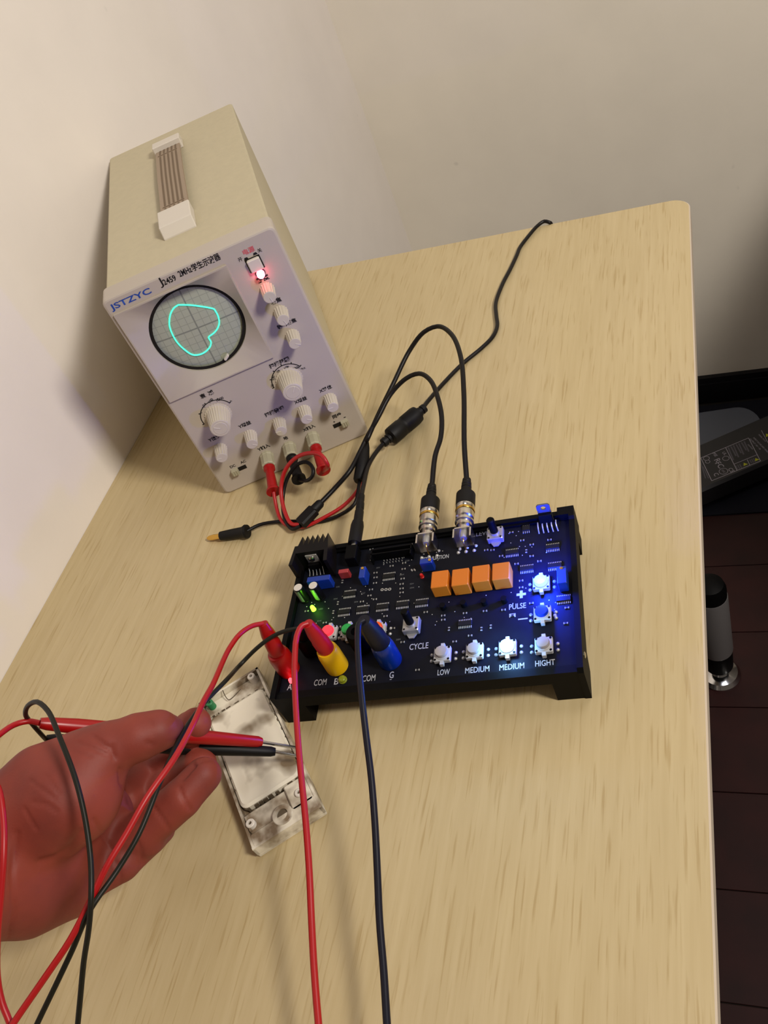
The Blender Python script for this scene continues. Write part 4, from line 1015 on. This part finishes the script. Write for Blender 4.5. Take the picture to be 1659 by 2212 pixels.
# red lead from the yellow socket
R2 = cable_root('red_test_lead', bw(SK['yel'], ZP+0.03), 'red silicone test lead plugged in the yellow socket, running straight down to the bottom edge', None)
pe = at(665, 1347, 0.082)
sock_plug(R2, 'yel', pe, M_red, r=0.0062)
seg(R2, 'cord', M_red, [pe, at(652, 1352, .0835), at(641, 1375, .083), at(637, 1420, .080), at(637, 1480, .076), at(641, 1560, .070), at(649, 1660, .064), at(660, 1770, .058), at(668, 1880, .052), at(673, 1990, .046), at(679, 2100, .042), at(688, 2212, .038), at(700, 2330, .036)], 0.00205, label='red silicone cord')
# navy lead from the blue socket
N2 = cable_root('blue_black_test_lead', bw(SK['blu'], ZP+0.03), 'navy black test lead plugged in the blue socket, running down to the bottom edge', None)
pe = at(786, 1340, 0.084)
sock_plug(N2, 'blu', pe, M_navy, r=0.0072)
seg(N2, 'cord', M_navy, [pe, at(776, 1347, .085), at(773, 1375, .084), at(775, 1430, .080), at(782, 1510, .074), at(791, 1590, .066), at(802, 1680, .058), at(810, 1780, .050), at(815, 1880, .044), at(820, 1990, .040), at(829, 2100, .036), at(836, 2212, .034), at(845, 2330, .034)], 0.00215, label='navy black silicone cord')

# ================================================================== PROBES IN THE HAND
def probe(name, tip, tipbase, end, m, label, ks_=1.0):
    rt = empty(name, tip, 0, label, 'probe')
    rod(rt, 'needle', M_silver, tip, tipbase, [(0.0003, 0), (0.0011, 0.10), (0.0011, 1)], n=10, label='slim steel needle')
    rod(rt, 'handle', m, tipbase, end, [(0.0026*ks_, 0), (0.0034*ks_, 0.02), (0.0050, 0.35), (0.0053, 0.46), (0.0050, 0.5), (0.0048, 0.85), (0.0040, 0.97), (0.0032, 1.0)], n=24)
    return rt
def mixp(a, b, t): return a*(1-t)+b*t
tipR, endR = at(645, 1616, 0.020), at_depth(86, 1562, 0.535)
tbR = at_depth(565, 1603, depth_of(tipR)*0.86+0.535*0.14)
PR = probe('red_test_probe', tipR, tbR, endR, M_redp, 'red test probe held between thumb and fingers, needle over the white housing', 1.12)
hp = [(47, 1561, .53), (14, 1574, .52), (-20, 1600, .505), (-45, 1680, .50), (-25, 1740, .49), (0, 1700, .475)]
seg(PR, 'cord', M_red, [endR, at_depth(60, 1558, .535), at_depth(30, 1566, .53), at_depth(0, 1586, .52), at_depth(-40, 1620, .51), at_depth(-60, 1660, .495), at_depth(-30, 1680, .48), at_depth(-5, 1700, .47), at_depth(7, 1769, .462), at_depth(8, 1842, .455), at_depth(2, 1932, .452), at_depth(-6, 2030, .45), at_depth(-6, 2110, .448), at_depth(4, 2165, .446), at_depth(20, 2206, .444), at_depth(50, 2290, .44)], 0.00178, label='red silicone cord')
tipK, endK = at(648, 1634, 0.022), at_depth(100, 1598, 0.580)
tbK = at_depth(595, 1624, depth_of(tipK)*0.92+0.565*0.08)
PK = probe('black_test_probe', tipK, tbK, endK, M_black, 'black test probe held just below the red one, needle over the white housing')
seg(PK, 'cord', M_olive, [endK, at_depth(88, 1585, .560), at_depth(68, 1562, .545), at_depth(55, 1543, .53), at_depth(60, 1525, .52), at_depth(80, 1516, .51), at_depth(103, 1535, .50), at_depth(127, 1588, .482), at_depth(163, 1683, .466), at_depth(184, 1769, .458), at_depth(196, 1860, .450), at_depth(197, 1932, .443), at_depth(192, 2004, .442), at_depth(181, 2077, .446), at_depth(174, 2149, .448), at_depth(168, 2212, .45), at_depth(160, 2300, .45)], 0.00150, label='olive black silicone cord')

# ================================================================== WHITE PLASTIC HOUSING
A_ = at(555, 1440, 0.012); ea = math.radians(-51.5)
ex, ey = Vector((math.cos(ea), math.sin(ea), 0)), Vector((-math.sin(ea), math.cos(ea), 0))
EW, EL = 0.0530, 0.1400
EO = A_ - ey*EW; EO.z = 0
en = empty('plastic_housing', EO, ea, 'empty dirty white translucent plastic housing half lying between hand and circuit board', 'housing')
def E_(u, v, z=0.012):
    d = at(u, v, z)-EO; return Vector((d.dot(ex), d.dot(ey), z))
def h5(x, y, z=0.012): return E_(420+x/5.267, 1430+y/5.267, z)
0 and print('encl corners', [tuple(round(c, 4) for c in h5(*t)) for t in ((60, 500), (740, 60), (1460, 1650), (680, 2150), (180, 610), (760, 260), (1200, 1330), (540, 1740))])
def housing_mat(nm='dirty_translucent_plastic', sc_=34, p0=0.30, p1=0.52, c0=(0.58, 0.51, 0.42)):
    m = bpy.data.materials.new(nm); m.use_nodes = True; nt = m.node_tree; N = nt.nodes; L = nt.links
    b = N['Principled BSDF']; b.inputs['Roughness'].default_value = 0.38
    tc = N.new('ShaderNodeTexCoord'); n = N.new('ShaderNodeTexNoise'); n.inputs['Scale'].default_value = sc_; n.inputs['Detail'].default_value = 3
    L.new(tc.outputs['Object'], n.inputs['Vector'])
    r = N.new('ShaderNodeValToRGB'); e = r.color_ramp.elements
    e[0].position = p0; e[0].color = (*lin(c0), 1); e[1].position = p1; e[1].color = (*lin((0.90, 0.87, 0.79)), 1)
    L.new(n.outputs['Fac'], r.inputs['Fac']); L.new(r.outputs['Color'], b.inputs['Base Color'])
    b.inputs['Subsurface Weight'].default_value = 0.0
    bp = N.new('ShaderNodeBump'); bp.inputs['Strength'].default_value = 0.35; bp.inputs['Distance'].default_value = 0.001
    L.new(n.outputs['Fac'], bp.inputs['Height']); L.new(bp.outputs['Normal'], b.inputs['Normal'])
    return m
M_hous = housing_mat(sc_=60, p0=0.38, p1=0.62, c0=(0.50, 0.43, 0.34))
M_pane = housing_mat('frosted_stained_panel', 30, 0.36, 0.50, (0.47, 0.40, 0.30))
M_grime = mat('grime', (0.36, 0.31, 0.24), 0.7)
sh = MB()
# base tray with low rim
sh.box(0, EL, 0, EW, 0.0, 0.004, ch=0.0008)
sh.box(0, 0.0018, 0, EW, 0.0035, 0.0115); sh.box(0, EL, 0, 0.0018, 0.0035, 0.0115); sh.box(0, EL, EW-0.0018, EW, 0.0035, 0.0115); sh.box(EL-0.0018, EL, 0, EW, 0.0035, 0.0125)
sh.build('shell', M_hous, en)
px0, px1 = 0.022, 0.106
pn = MB()
def rrx(x0, x1, y0, y1, r): return round_rect(x0, x1, y0, y1, r, 5)
lps = [(rrx(px0-0.002, px1+0.002, 0.0026, EW-0.0026, 0.006), 0.006), (rrx(px0-0.002, px1+0.002, 0.0026, EW-0.0026, 0.006), 0.0105), (rrx(px0, px1, 0.0042, EW-0.0042, 0.005), 0.0118), (rrx(px0+0.003, px1-0.003, 0.0075, EW-0.0075, 0.004), 0.0112), (rrx(px0+0.008, px1-0.008, 0.012, EW-0.012, 0.004), 0.0124)]
V = []; F = []; n = len(lps[0][0])
for lp_, z in lps: V += [(x, y, z) for x, y in lp_]
for r in range(len(lps)-1):
    for k in range(n): a = r*n+k; b_ = r*n+(k+1) % n; F.append((a, b_, b_+n, a+n))
F.append(tuple(range((len(lps)-1)*n, len(lps)*n))); F.append(tuple(range(n-1, -1, -1)))
pn.add(V, F); pn.build('window_panel', M_pane, en, True, ang=0.5, label='frosted raised window panel')
ed = MB()
rnd = random.Random(3)
for yy, s_ in ((0.0030, 1), (EW-0.0030, -1)):
    x = px0
    while x < px1:
        l = rnd.uniform(0.001, 0.004); w_ = rnd.uniform(0.0002, 0.0007); o_ = rnd.uniform(-0.0006, 0.0006); ed.box(x, x+l*0.7, yy-w_+o_, yy+w_+o_, 0.0104, 0.0111); x += l+rnd.uniform(0.001, 0.009)
for x in (px0-0.003, px1+0.0025):
    y = 0.006
    while y < EW-0.006: l = rnd.uniform(0.001, 0.004); o_ = rnd.uniform(-0.0012, 0.0012); ed.box(x-0.0004+o_, x+0.0004+o_, y, y+l, 0.0045, 0.0100); y += l+rnd.uniform(0.001, 0.004)
ed.build('dirt', M_grime, en, kind='stuff')
# end blocks
eb = MB(); eb.box(px1+0.005, EL-0.002, 0.002, EW-0.002, 0.0038, 0.0095, ch=0.001); eb.box(px1+0.004, EL-0.009, 0.0345, EW-0.002, 0.0090, 0.0118, ch=0.0008)
eb.box(EL-0.012, EL-0.001, 0.001, EW-0.001, 0.0085, 0.0118, ch=0.001)
eb.box(px1+0.008, EL-0.014, 0.0025, 0.004, 0.009, 0.012)
eb.build('end_block', M_hous, en)
MB().box(0.002, px0-0.004, 0.002, EW-0.002, 0.0036, 0.0062, ch=0.0008).build('end_block', M_hous, en)
def boss(c, r, ri, m, h=0.0045, zb=0.009, nm='screw_boss', label=None):
    b = MB().lathe([(r, 0), (r, h-0.0005), (r-0.0005, h), (ri, h), (ri, 0.0006)], n=24, caps=False).build(nm, m, en, True, label); b.location = (c.x, c.y, zb)
    MB().lathe([(ri, h*0.72), (0.0002, h*0.72)], n=20, caps=False).build('screw_hole', M_grime, b)
MW = mat('boss_white', (0.86, 0.83, 0.78), 0.5)
boss(h5(645, 165, 0.0125), 0.0031, 0.0013, MW, 0.0075, 0.006); boss(h5(170, 465, 0.0125), 0.0030, 0.0014, mat('green_grommet', (0.15, 0.50, 0.30), 0.5), 0.0075, 0.006, label='green tinted screw boss')
boss(h5(1195, 1490), 0.0033, 0.0013, MW, 0.0040, 0.0095); boss(h5(640, 1840), 0.0033, 0.0013, MW, 0.0040, 0.0095)
boss(h5(1000, 1735), 0.0075, 0.0040, M_hous, 0.0035, 0.009, nm='lens_socket')
w_ = MB(); tube(w_, [h5(320, 320, 0.014), h5(355, 395, 0.010), h5(390, 430, 0.009), h5(440, 400, 0.011), h5(525, 310, 0.013)], 0.00035, n=6); w_.build('loose_wire', M_grime, en)

# ================================================================== HAND
def build_hand():
    Rt = np.array(ROT.transposed()); cl = np.array(CAM_LOC)
    def cp(u, v, D): return np.array([(u-IW/2)/FPX*D, -(v-IH/2)/FPX*D, -D])
    prims = []
    def cap(a, b, k=0.006): # (u,v,D,rpx)
        A, B = cp(*a[:3]), cp(*b[:3]); prims.append((A, B, a[3]*a[2]/FPX, b[3]*b[2]/FPX, k))
    # forearm and wrist
    cap((-330, 1990, .44, 125), (-60, 1885, .505, 130), 0.02); cap((-60, 1900, .510, 128), (60, 1860, .530, 118), 0.02)
    cap((-40, 1790, .520, 110), (70, 1790, .535, 110), 0.02)
    # palm slab
    cap((60, 1900, .535, 88), (190, 1850, .555, 62), 0.014); cap((70, 1800, .545, 95), (225, 1760, .565, 62), 0.014)
    cap((60, 1930, .53, 82), (150, 1915, .545, 66), 0.012); cap((110, 1720, .545, 92), (215, 1725, .592, 56), 0.012)
    # hypothenar pad
    cap((70, 1925, .520, 78), (140, 1905, .532, 58), 0.012)
    # thenar mass
    cap((60, 1740, .515, 92), (150, 1715, .510, 98), 0.014); cap((150, 1715, .510, 92), (205, 1662, .512, 62), 0.012)
    cap((120, 1770, .512, 78), (185, 1725, .510, 66), 0.010)
    cap((85, 1672, .518, 62), (205, 1622, .518, 52), 0.010)
    # thumb
    cap((190, 1650, .515, 66), (245, 1612, .517, 49), 0.008); cap((245, 1612, .517, 49), (300, 1592, .518, 48), 0.006); cap((300, 1592, .518, 48), (342, 1578, .520, 42), 0.005); cap((342, 1578, .520, 41), (362, 1578, .530, 36), 0.004)
    # index (behind the probes, tip beyond the thumb)
    cap((250, 1705, .612, 44), (330, 1668, .640, 41), 0.003); cap((330, 1668, .640, 39), (392, 1612, .625, 35), 0.002)
    cap((392, 1612, .622, 35), (410, 1575, .590, 37), 0.002); cap((410, 1575, .590, 37), (423, 1562, .582, 34), 0.002)
    # middle
    cap((225, 1765, .598, 46), (318, 1722, .628, 42), 0.003); cap((318, 1722, .628, 40), (398, 1680, .618, 38), 0.002); cap((398, 1680, .618, 37), (432, 1650, .592, 37), 0.002)
    # ring
    cap((215, 1840, .560, 48), (315, 1792, .556, 46), 0.003); cap((315, 1792, .556, 45), (392, 1725, .553, 43), 0.0015); cap((392, 1725, .553, 42), (440, 1674, .558, 39), 0.0015)
    # little
    cap((190, 1900, .548, 44), (262, 1862, .552, 42), 0.003); cap((262, 1862, .552, 41), (318, 1812, .565, 38), 0.0015); cap((318, 1812, .556, 38), (345, 1790, .58, 34), 0.002)
    P = np.array([p for q in prims[2:] for p in (q[0], q[1])])
    lo = P.min(0)-0.045; hi = P.max(0)+0.02
    lo[0] = cp(-330, 1990, .44)[0]-0.02; lo[1] = min(lo[1], cp(-330, 1990, .44)[1]-0.045); hi[2] = max(hi[2], -0.40)
    h = 0.00155
    ns = np.ceil((hi-lo)/h).astype(int)+1
    gx, gy, gz = [lo[i]+h*np.arange(ns[i], dtype=np.float32) for i in range(3)]
    X, Y, Z = np.meshgrid(gx, gy, gz, indexing='ij')
    X = X.astype(np.float32); Y = Y.astype(np.float32); Z = Z.astype(np.float32)
    D = np.full(X.shape, 1.0, np.float32)
    for A, B, ra_, rb2, k in prims:
        d = B-A; L2 = float(d@d)
        t = np.clip(((X-A[0])*d[0]+(Y-A[1])*d[1]+(Z-A[2])*d[2])/L2, 0, 1)
        dist = np.sqrt((X-A[0]-t*d[0])**2+(Y-A[1]-t*d[1])**2+(Z-A[2]-t*d[2])**2)-(ra_+(rb2-ra_)*t)
        hh = np.clip(0.5+0.5*(D-dist)/k, 0, 1)
        D = D*(1-hh)+dist*hh-k*hh*(1-hh)
    D = D.astype(np.float32)
    # surface nets
    ins = D < 0
    c = np.zeros(tuple(s-1 for s in ns), np.int8)
    for i in (0, 1):
        for j in (0, 1):
            for k in (0, 1): c += ins[i:ns[0]-1+i, j:ns[1]-1+j, k:ns[2]-1+k]
    act = (c > 0) & (c < 8)
    idx = -np.ones(act.shape, np.int64); cells = np.argwhere(act); idx[act] = np.arange(len(cells))
    acc = np.zeros((len(cells), 3)); cnt = np.zeros(len(cells))
    corners = [(i, j, k) for i in (0, 1) for j in (0, 1) for k in (0, 1)]
    for a in corners:
        for ax_ in range(3):
            if a[ax_] == 0:
                b = list(a); b[ax_] = 1
                da = D[cells[:, 0]+a[0], cells[:, 1]+a[1], cells[:, 2]+a[2]]; db = D[cells[:, 0]+b[0], cells[:, 1]+b[1], cells[:, 2]+b[2]]
                x = (da < 0) != (db < 0); t = np.where(x, da/np.where(da-db == 0, 1, da-db), 0)
                p = np.tile(np.array(a, float), (len(cells), 1)); p[:, ax_] += t
                acc[x] += p[x]; cnt[x] += 1
    Vv = (cells + acc/cnt[:, None])*h + lo
    faces = []
    for ax_ in range(3):
        o1, o2 = [(1, 2), (2, 0), (0, 1)][ax_]
        sl0 = [slice(1, n-1) for n in ns]; sl1 = list(sl0); sl0[ax_] = slice(0, ns[ax_]-1); sl1[ax_] = slice(1, ns[ax_])
        ia, ib = ins[tuple(sl0)], ins[tuple(sl1)]
        e = np.argwhere(ia != ib)
        flip = ia[tuple(e.T)]
        off = np.ones(3, int); off[ax_] = 0; e = e+off
        def g(d1, d2):
            q = e.copy(); q[:, o1] -= d1; q[:, o2] -= d2; return idx[q[:, 0], q[:, 1], q[:, 2]]
        q = np.stack([g(0, 0), g(1, 0), g(1, 1), g(0, 1)], 1)
        q[~flip] = q[~flip][:, ::-1]
        faces.append(q)
    Fq = np.concatenate(faces); Fq = Fq[(Fq >= 0).all(1)]
    # smooth
    for it in range(3):
        s = np.zeros_like(Vv); k_ = np.zeros(len(Vv))
        for a, b in ((0, 1), (1, 2), (2, 3), (3, 0)):
            np.add.at(s, Fq[:, a], Vv[Fq[:, b]]); np.add.at(s, Fq[:, b], Vv[Fq[:, a]]); np.add.at(k_, Fq[:, a], 1); np.add.at(k_, Fq[:, b], 1)
        Vv = Vv*0.4+0.6*s/k_[:, None]
    # normals
    nrm = np.zeros_like(Vv); fnm = np.cross(Vv[Fq[:, 2]]-Vv[Fq[:, 0]], Vv[Fq[:, 3]]-Vv[Fq[:, 1]])
    for a in range(4): np.add.at(nrm, Fq[:, a], fnm)
    nrm /= np.linalg.norm(nrm, axis=1)[:, None]+1e-12
    # creases pressed into the skin
    U = Vv[:, 0]/-Vv[:, 2]*FPX+IW/2; Vp = -Vv[:, 1]/-Vv[:, 2]*FPX+IH/2
    face = np.clip((-(nrm*Vv).sum(1)/np.linalg.norm(Vv, axis=1))*2.5, 0, 1)
    def z1(x, y): return (x/5.53, 1500+y/5.53)
    def z2(x, y): return (220+x/5.53, 1500+y/5.53)
    def z3(x, y): return (x/5.027, 1750+y/5.027)
    cre = [([z1(1120, 500), z1(1240, 600), z1(1330, 660), z1(1370, 760)], 5, .0014), ([z1(930, 570), z1(1100, 640), z1(1330, 730)], 4, .0008), ([z1(900, 690), z1(1080, 740)], 3, .0006), ([z1(1330, 620), z1(1345, 720)], 5, .0014),
           ([z1(370, 1030), z1(500, 1130), z1(640, 1230)], 4, .0008), ([z1(400, 1290), z1(560, 1310), z1(680, 1400)], 4, .0008), ([z1(290, 1370), z1(370, 1500), z1(430, 1610)], 4, .0008), ([z1(560, 980), z1(700, 1180)], 4, .0005),
           ([z3(880, 240), z3(760, 420), z3(600, 520), z3(430, 570)], 8, .0016), ([z3(1020, 100), z3(1110, 280), z3(1220, 440)], 4, .0010), ([z3(180, 250), z3(130, 700), z3(150, 1100), z3(100, 1380)], 6, .0012),
           ([z3(1260, 560), z3(1310, 720), z3(1320, 850)], 4, .0010), ([z3(1490, 340), z3(1530, 440), z3(1535, 560)], 4, .0010),
           ([z2(930, 1120), z2(980, 1260), z2(1060, 1370)], 4, .0010), ([z2(620, 1340), z2(700, 1450), z2(800, 1600)], 4, .0010), ([z2(550, 300), z2(600, 350)], 4, .0006), ([z2(540, 580), z2(600, 600)], 5, .0008),
           ([z2(220, 900), z2(240, 1060), z2(330, 1200), z2(350, 1290)], 6, .0018), ([z2(1100, 840), z2(1200, 790), z2(1300, 780)], 4, .0010), ([z2(960, 1000), z2(1100, 840)], 6, .0024)]
    disp = np.zeros(len(Vv))
    for pl, wpx, dp in cre:
        dm = np.full(len(Vv), 1e9)
        for a, b in zip(pl[:-1], pl[1:]):
            a = np.array(a); b = np.array(b); d = b-a
            t = np.clip(((U-a[0])*d[0]+(Vp-a[1])*d[1])/(d@d), 0, 1); dm = np.minimum(dm, np.hypot(U-a[0]-t*d[0], Vp-a[1]-t*d[1]))
        disp = np.maximum(disp, dp*np.exp(-(dm/wpx)**2))
    Vv = Vv - nrm*(disp*face)[:, None]
    return Vv, Fq
Vh, Fh = build_hand()
Rn = np.array(ROT)
Vw = Vh @ Rn.T + np.array(CAM_LOC)
org = Vector(at_depth(60, 1800, .53))
me = bpy.data.meshes.new('hand'); me.from_pydata((Vw-np.array(org)).tolist(), [], Fh.tolist()); me.update()
me.polygons.foreach_set('use_smooth', [True]*len(me.polygons))
def skin_mat():
    m = bpy.data.materials.new('skin'); m.use_nodes = True; nt = m.node_tree; N = nt.nodes; L = nt.links
    b = N['Principled BSDF']; b.inputs['Roughness'].default_value = 0.58; b.inputs['Specular IOR Level'].default_value = 0.35
    b.inputs['Subsurface Weight'].default_value = 0.25; b.inputs['Subsurface Radius'].default_value = (0.008, 0.003, 0.0015); b.inputs['Subsurface Scale'].default_value = 0.6
    tc = N.new('ShaderNodeTexCoord'); n = N.new('ShaderNodeTexNoise'); n.inputs['Scale'].default_value = 30; n.inputs['Detail'].default_value = 4
    L.new(tc.outputs['Object'], n.inputs['Vector'])
    r = N.new('ShaderNodeValToRGB'); e = r.color_ramp.elements
    e[0].position = 0.35; e[0].color = (*lin((0.49, 0.215, 0.175)), 1); e[1].position = 0.65; e[1].color = (*lin((0.56, 0.245, 0.19)), 1)
    L.new(n.outputs['Fac'], r.inputs['Fac']); L.new(r.outputs['Color'], b.inputs['Base Color'])
    v = N.new('ShaderNodeTexNoise'); v.inputs['Scale'].default_value = 700; v.inputs['Detail'].default_value = 3; L.new(tc.outputs['Object'], v.inputs['Vector'])
    bp = N.new('ShaderNodeBump'); bp.inputs['Strength'].default_value = 0.2; bp.inputs['Distance'].default_value = 0.0004
    L.new(v.outputs['Fac'], bp.inputs['Height']); L.new(bp.outputs['Normal'], b.inputs['Normal'])
    return m
me.materials.append(skin_mat())
hand = bpy.data.objects.new('person', me); C.objects.link(hand); hand.location = org
tag(hand, 'bare left hand and wrist of a person, palm up, holding the red and black probes', 'person')
